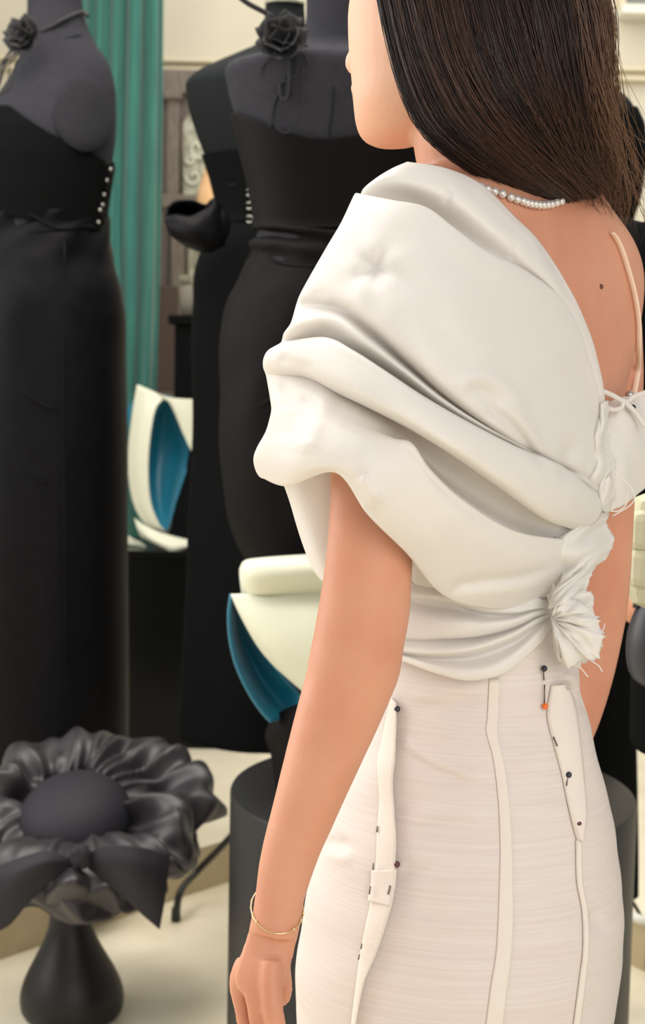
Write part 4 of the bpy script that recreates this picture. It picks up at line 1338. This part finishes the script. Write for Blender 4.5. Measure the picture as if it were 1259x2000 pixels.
# fine organza ripple and a stitched pucker
H, W = G.shape[:2]
pk = [(P(733, 522, 1.05), 0.012, 0.028)]
for j in range(H):
    for i in range(W):
        p = G[j, i]
        d = 0.0022 * fbm(p[0] * 22 + p[2] * 9, p[2] * 26 - p[0] * 10, 3.1) + 0.0008 * fbm(p[0] * 60, p[2] * 60, 1.0)
        for c, dep, rad in pk:
            rx, rz = p[0] - c[0], p[2] - c[2]
            rr = math.hypot(rx, rz)
            ang = math.atan2(rz, rx)
            d += dep * math.exp(-(rr / (rad * 0.35)) ** 2) + dep * 0.22 * math.cos(ang * 5 + 1) * math.exp(-((rr - rad * 0.6) / (rad * 0.6)) ** 2) * 0.5
        if i > 20:
            d += cape_crease(p)
        G[j, i, 1] += d
cape = grid_obj('cape', G, M_organza, dress, thick=0.0012, off=0)
skirt_crease = crease_fn([
    ([(786, 1442), (820, 1468), (860, 1492), (905, 1507), (950, 1512)], 0.0045, -0.0035),
    ([(790, 1462), (825, 1488), (865, 1510), (905, 1524)], 0.007, 0.0025),
    ([(800, 1352), (850, 1358), (900, 1346), (950, 1338)], 0.006, -0.002),
    ([(800, 1390), (850, 1380), (900, 1372), (945, 1372)], 0.006, 0.002),
    ([(790, 1600), (840, 1592), (900, 1585), (960, 1590)], 0.008, -0.0022),
    ([(1000, 1500), (1040, 1480), (1085, 1475)], 0.008, -0.002),
    ([(1000, 1570), (1050, 1552), (1100, 1550)], 0.008, 0.002),
    ([(985, 1400), (1020, 1420), (1060, 1418)], 0.007, 0.002),
    ([(640, 1640), (662, 1652), (690, 1650)], 0.006, 0.004),
    ([(640, 1660), (664, 1672), (690, 1668)], 0.006, -0.003),
    ([(1142, 1782), (1160, 1800), (1175, 1830)], 0.006, 0.004),
    ([(1095, 1330), (1110, 1348), (1128, 1372), (1140, 1400)], 0.005, 0.004),
    ([(1100, 1310), (1118, 1330), (1134, 1360)], 0.005, -0.005),
    ([(1145, 1450), (1158, 1500), (1172, 1560)], 0.006, -0.003),
    ([(785, 1690), (810, 1700), (850, 1700)], 0.006, 0.002),
])
for v in skirt.data.vertices:
    if v.co.y < 1.27:
        v.co.y += skirt_crease(v.co)
skirt.data.update()
md = cape.modifiers.new('sub', 'SUBSURF'); md.levels = 0; md.render_levels = 0

SB = bvh_of(skirt)
fS = surfY(TS, YK, rk)


def strip(name, left, right, m, lift_l, lift_r, nv=70, nu=8, parent=dress, bulge=0.0):
    Lp = cr(np.array(left, float), nv); Rp = cr(np.array(right, float), nv)
    G = np.zeros((nv, nu, 3))
    for j in range(nv):
        for i in range(nu):
            u = i / (nu - 1)
            q = Lp[j] * (1 - u) + Rp[j] * u
            lf = lift_l * (1 - u) + lift_r * u + bulge * math.sin(math.pi * u)
            h = ray_hit(SB, q[0], q[1], lf)
            if h is None:
                h = P(q[0], q[1], fS(q[0], q[1]) - lf)
            G[j, i] = h
    return grid_obj(name, G, m, parent, thick=0.0008, off=0)


strip('side_seam_flap', [(766, 1362), (757, 1400), (746, 1450), (738, 1490), (742, 1560), (738, 1620), (735, 1690), (727, 1750), (717, 1800), (705, 1860), (697, 1920), (686, 2010)],
      [(781, 1372), (781, 1420), (778, 1480), (773, 1530), (776, 1590), (779, 1640), (777, 1690), (774, 1750), (757, 1810), (737, 1868), (716, 1920), (699, 2010)], M_seam, 0.001, 0.0055, bulge=0.001)
strip('fold_over', [(730, 1700), (728, 1730), (722, 1760)], [(779, 1696), (778, 1730), (768, 1770)], M_seam, 0.0035, 0.0065, nv=16)
strip('centre_seam', [(955, 1325), (951, 1400), (949, 1430), (962, 1480), (972, 1560), (976, 1650), (974, 1740), (969, 1850), (957, 1930), (947, 2010)],
      [(974, 1325), (971, 1400), (971, 1440), (984, 1500), (994, 1580), (999, 1680), (1000, 1800), (996, 1870), (986, 1950), (979, 2010)], M_seam, 0.0008, 0.0018)
strip('back_dart_flap', [(1074, 1338), (1066, 1395), (1078, 1450), (1094, 1510), (1104, 1560), (1116, 1612), (1124, 1640)],
      [(1092, 1334), (1110, 1375), (1121, 1440), (1129, 1520), (1135, 1590), (1130, 1630), (1128, 1644)], M_seam, 0.001, 0.006, bulge=0.002)
strip('back_seam', [(1122, 1640), (1124, 1720), (1134, 1780), (1136, 1850), (1128, 1920), (1116, 2010)],
      [(1130, 1640), (1132, 1720), (1142, 1780), (1144, 1850), (1137, 1920), (1126, 2010)], M_seam, 0.001, 0.003, nu=5, bulge=0.001)

# front of the cape, hanging on the far side of the arm
fr = []
for py, l in ((915, 540), (950, 556), (985, 568), (1020, 578), (1055, 589), (1090, 602), (1115, 614), (1135, 630)):
    fr.append([P(l + 60, py, 1.285), P(l + 12, py, 1.25), P(l, py, 1.215), P(l + 14, py, 1.19), P(l + 50, py, 1.182), P(l + 110, py + 4, 1.185), P(l + 180, py + 8, 1.2)])
G = surf(fr, 50, 40)
for j in range(40):
    for i in range(50):
        G[j, i, 1] += 0.004 * fbm(G[j, i, 0] * 30, G[j, i, 2] * 14, 6)
grid_obj('cape_front', G, M_organza, dress, thick=0.0012, off=0)


# gathered waist wrap
def wY(px, py):
    return fS(max(752, min(px, 1106)), max(1160, py)) - 0.010
def ws(*r):
    return list(r)
WR = [
    ws((725, 1085, .0), (800, 1105, 0), (870, 1140, 0), (930, 1160, 0), (990, 1165, 0), (1040, 1165, 0), (1072, 1178, 0)),
    ws((725, 1135, -.004), (800, 1158, -.006), (870, 1168, -.008), (940, 1186, -.008), (1000, 1192, -.006), (1045, 1186, -.004), (1072, 1184, 0)),
    ws((725, 1152, .003), (800, 1170, .002), (870, 1182, .002), (940, 1200, .002), (1000, 1202, .002), (1045, 1191, .001), (1073, 1188, 0)),
    ws((725, 1185, -.005), (795, 1200, -.007), (868, 1210, -.009), (940, 1218, -.009), (1000, 1212, -.007), (1045, 1197, -.004), (1073, 1192, 0)),
    ws((725, 1225, -.004), (792, 1240, -.004), (865, 1243, -.004), (935, 1240, -.004), (1000, 1224, -.003), (1046, 1203, -.002), (1074, 1196, 0)),
    ws((725, 1238, .003), (790, 1252, .004), (862, 1252, .004), (935, 1246, .004), (1000, 1230, .003), (1046, 1207, .002), (1074, 1198, 0)),
    ws((725, 1252, -.004), (788, 1268, -.005), (860, 1272, -.008), (930, 1264, -.009), (1000, 1240, -.008), (1046, 1213, -.005), (1075, 1201, 0)),
    ws((725, 1262, 0), (787, 1278, .002), (855, 1288, .003), (928, 1284, .003), (1000, 1258, .003), (1048, 1224, .002), (1076, 1206, 0)),
    ws((725, 1266, -.005), (786, 1283, -.006), (852, 1302, -.009), (922, 1310, -.010), (990, 1288, -.010), (1048, 1240, -.007), (1077, 1212, -.002)),
    ws((725, 1272, -.003), (785, 1290, -.004), (850, 1314, -.006), (920, 1328, -.006), (992, 1309, -.006), (1052, 1256, -.005), (1080, 1221, -.002)),
    ws((725, 1270, .003), (785, 1286, .003), (850, 1308, .003), (920, 1321, .003), (990, 1303, .003), (1050, 1251, .002), (1080, 1217, 0)),
]
wr = []
for r in WR:
    x0, y0, d0 = r[0]
    wr.append([P(x0 + 40, y0, wY(x0, y0) + 0.06)] + [P(a, b, wY(a, b) + c) for a, b, c in r] + [P(1105, r[-1][1] + 4, wY(1105, r[-1][1])), P(1120, r[-1][1] + 4, wY(1105, r[-1][1]) + 0.05)])
G = surf(wr, 90, 110)
for j in range(110):
    for i in range(90):
        p = G[j, i]
        G[j, i, 1] += 0.0018 * fbm(p[0] * 30, p[2] * 60 + p[0] * 20, 8.2)
grid_obj('waist_wrap', G, M_organza, dress, thick=0.001, off=0)

# plain bodice under the cape
br = []
for z, a, b, cx_, cy_ in ((1.045, 0.072, 0.063, .130, 1.29), (1.12, 0.092, 0.066, .136, 1.292), (1.18, 0.114, 0.072, .142, 1.294), (1.225, 0.132, 0.076, .146, 1.297), (1.255, 0.144, 0.078, .148, 1.299)):
    br.append(ring(np.array([cx_, cy_, z]), LAT, FWD, a, b, 48, 2.3))
V, F = loft_data(br, 24, caps=False)
o = mesh_obj('bodice', V, F, M_organza, dress)
md = o.modifiers.new('thickness', 'SOLIDIFY'); md.thickness = 0.001; md.offset = 1

# crumpled edge down the back opening
inner = [(1168, 790), (1158, 830), (1150, 880), (1145, 930), (1150, 975), (1145, 1010), (1095, 1036), (1082, 1062), (1095, 1100), (1095, 1130), (1078, 1160), (1070, 1190)]
outer = [(1186, 782), (1190, 830), (1184, 872), (1201, 905), (1190, 930), (1198, 965), (1190, 1000), (1184, 1020), (1198, 1052), (1184, 1088), (1158, 1112), (1140, 1165)]
Lp = cr(np.array(inner, float), 150); Rp = cr(np.array(outer, float), 150)
G = np.zeros((150, 30, 3))
for j in range(150):
    for i in range(30):
        u = i / 29
        jag = 5 * fbm(j * 0.21, 3.3, 0) * u * u + 3 * fbm(j * 0.63, 1.3, 0) * u ** 3
        q = Lp[j] * (1 - u) + Rp[j] * u + np.array([jag, 0])
        Y = capeY(q[0], min(q[1], 1000)) + (0.012 if q[1] > 1000 else 0) + 0.006 - 0.012 * math.sin(math.pi * min(1, u * 1.1)) + 0.016 * fbm(j * 0.055, u * 1.4, 5) + 0.006 * ridged(j * 0.08, u * 1.8 + j * 0.02, 2)
        G[j, i] = P(q[0], q[1], Y - 0.012 + 0.02 * (1 - u) ** 2)
grid_obj('ruched_edge', G, M_organza, dress, thick=0.001, off=0)

# frayed rosette at the back waist
def fan(name, c, pts, Y, dep, seed, fold, nr=26, nt=110):
    rs = random.Random(seed)
    O = cr(np.array(pts, float), nt)
    G = np.zeros((nr, nt, 3))
    sp = [max(0, fbm(k * 0.8, seed, 0)) * 10 + (rs.random() < 0.08) * 9 for k in range(nt)]
    for j in range(nr):
        t = j / (nr - 1)
        for i in range(nt):
            q = np.array(c) * (1 - t) + O[i] * t
            dv = O[i] - np.array(c)
            dv /= np.linalg.norm(dv)
            q = q + dv * (sp[i] - 3) * max(0, (t - 0.86) / 0.14)
            Yq = Y - dep * math.sin(math.pi * min(1, t * 0.8 + 0.05)) + fold * t ** 0.7 * math.sin(i * 0.42 + 2 * fbm(i * 0.1, t * 2, seed)) + 0.004 * fbm(i * 0.15, t * 4, seed + 2)
            G[j, i] = P(q[0], q[1], Yq)
    return grid_obj(name, G, M_organza, dress, thick=0.0008, off=0)


YR = fS(1075, 1275) - 0.018
fan('rosette_back', (1078, 1206), [(1068, 1160), (1090, 1142), (1120, 1150), (1158, 1158), (1160, 1188), (1166, 1212), (1176, 1240), (1168, 1275), (1150, 1292), (1118, 1300), (1094, 1296), (1080, 1260)], YR + 0.002, 0.012, 3, 0.0035)
fan('rosette_front', (1076, 1208), [(1084, 1178), (1106, 1166), (1136, 1176), (1160, 1196), (1172, 1222), (1178, 1250), (1166, 1288), (1140, 1290), (1112, 1306), (1096, 1285), (1084, 1245)], YR - 0.010, 0.016, 9, 0.003)
for pts in ([(1200, 925), (1222, 942), (1238, 965), (1232, 985), (1196, 1008)], [(1225, 960), (1222, 985), (1206, 998), (1192, 998)], [(1112, 1296), (1132, 1304), (1148, 1322)], [(1150, 1288), (1168, 1300), (1176, 1312)], [(1166, 1240), (1178, 1228), (1180, 1218)]):
    px_line('loose_thread', pts, lambda a, b: capeY(min(a, 1190), 950) - 0.02 if b < 1100 else YR - 0.01, 0.00055, M_organza, dress)

# off-shoulder band round the far arm
sr = []
for (tp, bt, x, y) in ((800, 1000, 1178, 1.30), (786, 1000, 1190, 1.275), (776, 990, 1215, 1.28), (772, 968, 1245, 1.305), (768, 945, 1275, 1.34), (766, 925, 1305, 1.40), (768, 915, 1310, 1.46), (775, 912, 1270, 1.50), (785, 915, 1180, 1.51)):
    col_ = []
    for k, v in enumerate(np.linspace(0, 1, 9)):
        col_.append(P(x - 10 * math.sin(math.pi * v) * (1 if x < 1200 else -0.4), tp + (bt - tp) * v, y - 0.012 * math.sin(math.pi * v)))
    sr.append(col_)
G = surf(sr, 50, 80)
for j in range(80):
    for i in range(50):
        p = G[j, i]
        G[j, i, 1] += 0.007 * ridged(p[0] * 26 + p[2] * 14, p[2] * 10, 2) + 0.003 * fbm(p[0] * 60, p[2] * 40, 4)
sleeve = grid_obj('arm_band', G, M_organza, dress, thick=0.001, off=0)
for pts in ([(1176, 764), (1195, 772), (1215, 783), (1225, 784)], [(1180, 794), (1195, 800), (1212, 797), (1216, 784)], [(1225, 784), (1238, 774), (1262, 766)], [(1220, 786), (1240, 806), (1258, 832)]):
    px_line('edge_binding', pts, lambda a, b: 1.255 + (a - 1180) * 0.0004, 0.0022, M_organza, dress)

# beige strap over the far shoulder blade
sp_ = [(1188, 456), (1197, 468), (1208, 492), (1220, 530), (1233, 580), (1241, 630), (1244, 680), (1241, 720), (1236, 750), (1232, 772)]
hh = hits(BB, [(min(a, 1240), b) for a, b in sp_], 0.003)
strap = tube('strap', hh, 0.0028, M_strap, dress, n=8, resample=60, flat=(1, 0.35))
strap['label'] = 'thin beige bra strap'
vv, ff = sphere_data(P(1229, 772, 1.30), 0.004, 10, 8)
mesh_obj('strap_clip', vv, ff, M_steel, dress)

# pins holding the toile
def pin(px, py, m, label, shaft=None, bv=None, r=0.0026):
    c = ray_hit(bv or SB, px, py, 0.004)
    if c is None:
        c = P(px, py, fS(px, py) - 0.006)
    root = empty('dress_pin', c)
    tag(root, label, 'pin', 'pins in the white dress')
    vv, ff = sphere_data(c, r, 14, 10)
    mesh_obj('pin_head', vv, ff, m, root)
    for (x0, y0, x1, y1) in shaft or []:
        a_, b_ = ray_hit(SB, x0, y0, 0.003), ray_hit(SB, x1, y1, 0.003)
        if a_ is not None and b_ is not None:
            tube('shaft', [a_, b_], 0.0006, M_steel_dark, root, n=6)
    return root


M_steel_dark = mat('dark_steel', lin(110, 100, 92), 0.35, metal=0.8)
pin(1056, 1305, M_pin_dark, 'dark-headed pin just under the rosette at the back waist', [(1056, 1305, 1057, 1328)])
pin(1058, 1380, M_pin_orange, 'orange-headed pin in the skirt back', [(1058, 1374, 1058, 1336)])
pin(1103, 1513, M_pin_dark, 'dark-headed pin halfway down the back dart flap', [(1103, 1513, 1101, 1535), (1076, 1440, 1083, 1458)])
pin(1123, 1608, M_pin_wine, 'wine-headed pin at the lower tip of the back dart', [(1123, 1608, 1110, 1565)])
pin(779, 1687, M_pin_wine, 'wine-headed pin on the long side seam flap', [(741, 1614, 740, 1626)])
pin(781, 1385, M_pin_dark, 'dark-headed pin at the top of the side seam beside the elbow')
pn = pin(1227, 798, M_pin_dark, 'dark-headed pin in the white band round the far arm', bv=bvh_of(sleeve))
for k, (x0, y0, x1, y1) in enumerate(((738, 1685, 737, 1698), (732, 1730, 730, 1746), (769, 1728, 765, 1746), (716, 1840, 714, 1850), (711, 1862, 709, 1872))):
    a_, b_ = ray_hit(SB, x0, y0, 0.007), ray_hit(SB, x1, y1, 0.007)
    tube('basting_stitch', [a_, b_], 0.0006, M_steel_dark, dress, n=6)

# ------------------------------------------------------------------ jewellery
nk = empty('necklace', P(1010, 395, 1.22))
tag(nk, 'crystal bead necklace round the nape of the woman\'s neck', 'necklace')
bpts = [(936, 370), (948, 374), (961, 378), (976, 382), (992, 388), (1004, 392), (1015, 395), (1023, 398), (1031, 400), (1039, 401), (1047, 402), (1055, 402), (1063, 401), (1071, 400), (1080, 397), (1089, 394)]
me_b = None
hb = hits(BB, bpts, 0.003)
for q in hb:
    if me_b is None:
        vv, ff = sphere_data((0, 0, 0), 0.0034, 12, 8)
        bo = mesh_obj('bead', vv, ff, M_crystal, None)
        me_b = bo.data
        bo.location = q
        bo.parent = nk; bo.matrix_parent_inverse = nk.matrix_world.inverted()
    else:
        bo = bpy.data.objects.new('bead', me_b)
        COL.objects.link(bo)
        bo.location = q
        bo.parent = nk; bo.matrix_parent_inverse = nk.matrix_world.inverted()
tube('chain', hb, 0.0007, M_steel, nk, n=6)

bc = empty('bracelet', P(541, 1780, 1.111))
tag(bc, 'fine gold bracelet round the woman\'s wrist', 'bracelet')
cB = P(541, 1778, 1.111)
pts = []
for t in np.linspace(0, 2 * math.pi, 41):
    pts.append(cB + np.array([0.0195 * math.cos(t), -0.0205 * math.sin(t), -0.0115 * math.sin(t) - 0.002 * math.cos(t) + 0.0015]))
tube('wire', pts, 0.0005, M_gold, bc, n=8, resample=90)
for t in (0.1, 0.4, 0.85, 2.45, 2.75, 3.05, 3.3):
    c = cB + np.array([0.0195 * math.cos(t), -0.0205 * math.sin(t), -0.0115 * math.sin(t) - 0.002 * math.cos(t) + 0.0015])
    vv, ff = sphere_data(c, 0.0011, 8, 6, (0.8, 0.8, 1.5))
    mesh_obj('bead', vv, ff, M_gold, bc)

# ------------------------------------------------------------------ right edge: bystander, chair, bag
YM = 2.0
mx = 0.60
bp_ = []
MC = np.array([mx, YM, 0.0])
X1, Y1 = np.array([1., 0, 0]), np.array([0, 1., 0])
bp_.append(loft_data([ring(MC + UPV * z, X1, Y1, a, b, 32, 2.3) for z, a, b in ((0.86, .15, .10), (0.95, .165, .115), (1.10, .155, .105), (1.28, .18, .115), (1.42, .195, .11), (1.50, .17, .09), (1.545, .10, .07), (1.57, .06, .06))], 40))
bp_.append(tube_data([MC + UPV * 1.53, MC + UPV * 1.59 - X1 * .03, MC + UPV * 1.68 - X1 * .075], [.06, .058, .056], 20, 12))
hm = np.array([mx - 0.085, YM - 0.03, 1.745])
bp_.append(sphere_data(hm, .1, 28, 20, (.78, .95, 1.18)))
bp_.append(sphere_data(hm + np.array([-0.048, -0.03, -0.07]), .05, 18, 12, (.9, 1, .8)))
bp_.append(tube_data([hm + np.array([0, -.09, .02]), hm + np.array([0, -.112, -.02]), hm + np.array([0, -.095, -.03])], [.008, .013, .01], 10, 12))
for s in (-1, 1):
    bp_.append(tube_data([MC + X1 * .17 * s + UPV * 1.47, MC + X1 * .215 * s + UPV * 1.36, MC + X1 * .235 * s + UPV * 1.16, MC + X1 * .20 * s - Y1 * .12 + UPV * 1.02, MC + X1 * .12 * s - Y1 * .2 + UPV * 1.08], [.055, .056, .045, .038, .028], 18, 40))
    bp_.append(tube_data([MC + X1 * (.085 * s + .02) + UPV * .92, MC + X1 * (.09 * s + .06) + UPV * .52, MC + X1 * (.09 * s + .06) + UPV * .12], [.085, .065, .042], 18, 30))
    bp_.append(tube_data([MC + X1 * (.09 * s + .06) + Y1 * .05 + UPV * .04, MC + X1 * (.1 * s + .06) - Y1 * .06 + UPV * .05, MC + X1 * (.1 * s + .06) - Y1 * .17 + UPV * .03], [.035, .045, .03], 14, 16))
    hd = MC + X1 * .10 * s - Y1 * .215 + UPV * 1.09
    bp_.append(sphere_data(hd, .035, 14, 10, (.9, .6, 1.0)))
    for k in range(4):
        a0 = hd + np.array([-.022 * s + .0 , -.01, .02 - .014 * k])
        bp_.append(tube_data([a0, a0 + np.array([-.035 * s, -.012, .004]), a0 + np.array([-.06 * s, .004, 0])], [.009, .0085, .006], 10, 10))
    bp_.append(tube_data([hd + np.array([0, -.01, .03]), hd + np.array([-.02 * s, -.02, .055]), hd + np.array([-.04 * s, -.02, .062])], [.01, .0095, .006], 10, 10))
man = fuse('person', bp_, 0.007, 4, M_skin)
tag(man, 'bystander in black jacket and brown hair cut off by the right edge', 'person')
jk = [loft_data([ring(MC + UPV * z, X1, Y1, a, b, 40, 2.3) for z, a, b in ((0.80, .185, .135), (0.95, .185, .135), (1.10, .172, .122), (1.28, .196, .132), (1.42, .212, .127), (1.50, .187, .106), (1.545, .115, .085), (1.56, .08, .078))], 44)]
for s in (-1, 1):
    jk.append(tube_data([MC + X1 * .17 * s + UPV * 1.47, MC + X1 * .215 * s + UPV * 1.36, MC + X1 * .235 * s + UPV * 1.16, MC + X1 * .205 * s - Y1 * .1 + UPV * 1.03], [.07, .072, .06, .052], 20, 40))
jo = fuse('jacket', jk, 0.007, 4, M_black2, man)
for s in (-1, 1):
    sheet_pts = [[MC + np.array([s * .02, -.137, 1.2]), MC + np.array([s * .06, -.138, 1.35]), MC + np.array([s * .075, -.11, 1.50]), MC + np.array([s * .07, -.03, 1.575])],
                 [MC + np.array([s * .05, -.141, 1.2]), MC + np.array([s * .115, -.137, 1.35]), MC + np.array([s * .12, -.105, 1.47]), MC + np.array([s * .095, -.02, 1.565])]]
    grid_obj('lapel', surf(sheet_pts, 20, 8), mat('grey_lapel', lin(70, 70, 72), 0.6) if s < 0 else bpy.data.materials['grey_lapel'], jo, thick=0.006, off=0)
tr = [tube_data([MC + X1 * (.085 * s + .02) + UPV * .96, MC + X1 * (.09 * s + .06) + UPV * .52, MC + X1 * (.09 * s + .06) + UPV * .07], [.088, .078, .07], 20, 20) for s in (-1, 1)]
vv, ff = merge(tr)
mesh_obj('trousers', vv, ff, M_black2, man)
cap = []
for t in np.linspace(0.02, 2.0, 14):
    cap.append(ring(hm + np.array([0, 0.018, 0.012]) + UPV * .125 * math.cos(t), X1, Y1, .09 * math.sin(t) ** .8, .105 * math.sin(t) ** .8, 30))
vv, ff = loft_data(cap)
for v in vv:
    if v[2] < hm[2] + .06:
        v[1] = max(v[1], hm[1] - .02 + 0.3 * (hm[2] + .06 - v[2]))
mesh_obj('hair', vv, ff, mat('short_brown_hair', lin(96, 66, 48), 0.55, bump=0.6, bscale=120), man)

# pale upholstered chair at the right edge
YCh = 1.55
l_ = P(1236, 1080, YCh)[0]
zt_, zb_ = P(1250, 965, YCh)[2], P(1250, 1195, YCh)[2]
ch = empty('armchair', (l_ + 0.28, YCh + 0.25, 0))
tag(ch, 'pale green upholstered chair cut off by the right edge', 'chair')
box('backrest', (l_, YCh, zb_), (l_ + 0.5, YCh + 0.05, zt_), M_chair, ch, bevel=0.02)
for k, f_ in enumerate((0.24, 0.55)):
    z_ = zt_ + (zb_ - zt_) * f_
    box('back_band', (l_ - 0.003, YCh - 0.008, z_ - 0.03), (l_ + 0.503, YCh + 0.053, z_ + 0.012), M_chair, ch, bevel=0.01)
box('seat', (l_ + 0.03, YCh - 0.42, 0.42), (l_ + 0.49, YCh + 0.04, 0.52), M_chair, ch, bevel=0.03)
for sx in (0.03, 0.44):
    for sy in (0.01, -0.38):
        box('leg', (l_ + sx + 0.02, YCh + sy, 0.0), (l_ + sx + 0.05, YCh + sy + 0.03, zb_ + 0.02 if sy > 0 else 0.42), M_metal_black, ch, bevel=0.004)
# soft black bag hung from the chair back
zb1, zb2 = P(1250, 1170, 1.66)[2], P(1250, 1345, 1.66)[2]
bag = empty('bag', (l_ + 0.12, 1.66, zb2))
tag(bag, 'soft black bag hanging under the pale chair back', 'bag')
rg = []
for k, (f_, a_, b_) in enumerate(((0, .10, .02), (0.08, .115, .03), (0.45, .125, .04), (0.85, .12, .042), (1, .10, .03))):
    rg.append(ring(np.array([l_ + 0.145, 1.66, zb1 + (zb2 - zb1) * f_]), X1, Y1, a_, b_, 36, 3.0))
vv, ff = loft_data(rg, 24)
for v in vv:
    v[1] += 0.006 * fbm(v[0] * 20, v[2] * 25, 1)
mesh_obj('bag_body', vv, ff, mat('black_leather', lin(40, 40, 46), 0.45), bag)
tube('handle', [(l_ + .03, 1.66, zb1 - .01), (l_ + .04, 1.66, zb1 + .06), (l_ + .12, 1.66, zb1 + .1), (l_ + .2, 1.66, zb1 + .06), (l_ + .21, 1.66, zb1 - .01)], .006, M_metal_black, bag, n=8, resample=30)
